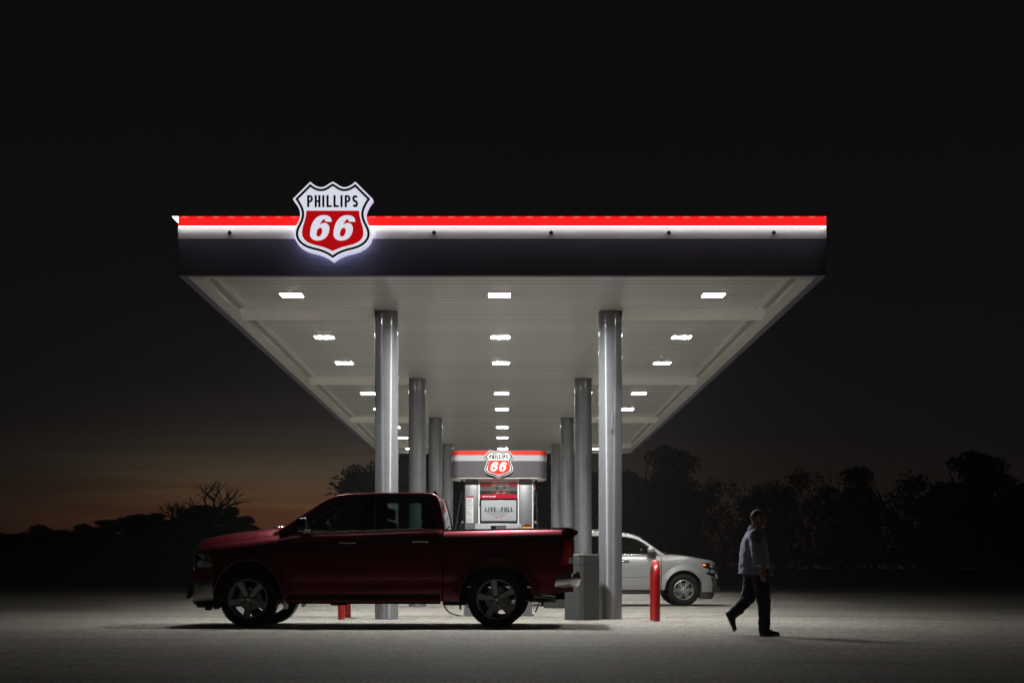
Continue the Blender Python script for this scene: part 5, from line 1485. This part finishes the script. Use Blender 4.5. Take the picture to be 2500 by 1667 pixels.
# left horizon and mound
items = [('bush', 21, 30, 1225, 5.5), ('bush', 22, 88, 1205, 4.5), ('bush', 21, 110, 1222, 5), ('bush', 23, 150, 1228, 5.5), ('bush', 22, 198, 1224, 4.2),
         ('bush', 21, 238, 1230, 4.5), ('bush', 23, 275, 1218, 4.2), ('bush', 22, 312, 1204, 4.4), ('bush', 21, 345, 1196, 4), ('bush', 23, 378, 1176, 4.2),
         ('bush', 22, 412, 1170, 4), ('bush', 21, 450, 1158, 4), ('bush', 23, 488, 1158, 4.5), ('bush', 22, 522, 1163, 3.6), ('bush', 21, 552, 1186, 3.2), ('bush', 23, 585, 1206, 3.6)]
names = ['at the far left edge of the picture', 'second from the left edge', 'third from the left edge', 'fourth from the left edge', 'fifth from the left edge', 'sixth from the left edge', 'just left of where the mound begins',
         'at the left foot of the mound', 'low on the left slope of the mound', 'on the middle of the left slope of the mound', 'high on the left slope of the mound',
         'left of the bare tree on the mound', 'right below the bare tree', 'right of the bare tree on the mound', 'on the right slope of the mound', 'low on the right slope above the truck hood']
for (k, sd, xd, yd, wd), nm in zip(items, names):
    x = at(xd, D); y = D + random.uniform(-2, 2); g_ = hill(x, y)
    plant(k, sd, x, y, max(1.6, top(yd, D) - g_ + .1), wd, f'dark bush {nm}, against the dusk glow', 'bush', 'bushes on the left horizon', n=2200)
plant('bare', 5, at(484, D), D, top(1092, D) - hill(at(484, D), D), 5.2, 'bare branching tree standing on the mound against the dusk glow', 'tree', None, rz=.4)
plant('bare', 6, at(400, D), D, 2.6, 3.4, 'small bare shrub on the left slope of the mound against the dusk glow', 'shrub', None, rz=1.4)
plant('leafy', 31, at(915, D), D, top(1028, D), 17.5, 'big dark tree behind the truck cab roof, left of the columns', 'tree', GR, rz=1.2)
plant('leafy', 32, at(838, D - 8), D - 8, top(1085, D), 7.0, 'smaller dark tree just above the truck windscreen', 'tree', GR)
for xd, yd, wd, sd, lb in ((1010, 1052, 10, 32, 'behind the left columns'), (1110, 1060, 11, 31, 'behind the left side of the fuel dispenser'),
                           (1215, 1062, 10, 33, 'behind the right side of the fuel dispenser'), (1330, 1056, 11, 32, 'behind the right columns')):
    plant('leafy', sd, at(xd, D + 4), D + 4, top(yd, D), wd, f'dark tree {lb} under the far canopy edge', 'tree', GR)
right = [(1450, 1075, 8, 33, 'just right of the front right column'), (1530, 1022, 9.5, 31, 'tallest round one right of the canopy tip'), (1598, 1120, 5, 32, 'low one left of the walking person'),
         (1668, 1098, 6.5, 40, 'just left of the walking person'), (1735, 1108, 6, 32, 'directly above the walking person'), (1795, 1076, 7, 41, 'first right of the walking person'),
         (1862, 1078, 7, 40, 'second right of the walking person'), (1935, 1068, 7.5, 33, 'third right of the walking person'), (2010, 1085, 7, 41, 'fourth right of the walking person'),
         (2085, 1092, 8, 40, 'fifth right of the walking person'), (2155, 1110, 7, 32, 'left of the tall one near the right edge'), (2252, 1040, 11, 31, 'tall broad one near the right edge'), (2345, 1070, 9, 33, 'at the right edge of the picture')]
for xd, yd, wd, sd, lb in right:
    k = 'autumn' if sd >= 40 else 'leafy'
    dd = D + random.uniform(-6, 6)
    plant(k, sd, at(xd, dd), dd, top(yd + 12, dd), wd, f'{"thin brownish" if k == "autumn" else "dark"} tree {lb}', 'tree', GR, 'leaf_dry' if k == 'autumn' else 'leaf', n=1500 if k == 'autumn' else 3800)

# ------------------------------------------------------------------ evening haze
hm_ = bpy.data.materials.new('evening haze'); hm_.use_nodes = True
hn = hm_.node_tree; hn.nodes.clear(); ho_ = hn.nodes.new('ShaderNodeOutputMaterial'); hv = hn.nodes.new('ShaderNodeVolumePrincipled')
hv.inputs['Color'].default_value = (.9, .88, .88, 1); hv.inputs['Density'].default_value = .00035; hv.inputs['Anisotropy'].default_value = .2
hn.links.new(hv.outputs[0], ho_.inputs['Volume'])
hz_ = MB().box(-270, 270, -22, 430, -1.6, 15.5).build('haze', hm_); tag(hz_, kind='stuff')

# ------------------------------------------------------------------ render settings
SC.view_settings.view_transform = 'Standard'; SC.view_settings.look = 'None'
SC.view_settings.exposure = 0; SC.view_settings.gamma = 1
SC.render.engine = 'CYCLES'
c = SC.cycles
c.use_denoising = True
c.max_bounces = 8; c.diffuse_bounces = 4; c.glossy_bounces = 4; c.transparent_max_bounces = 12
c.sample_clamp_indirect = 6
c.use_light_tree = True
c.caustics_reflective = False
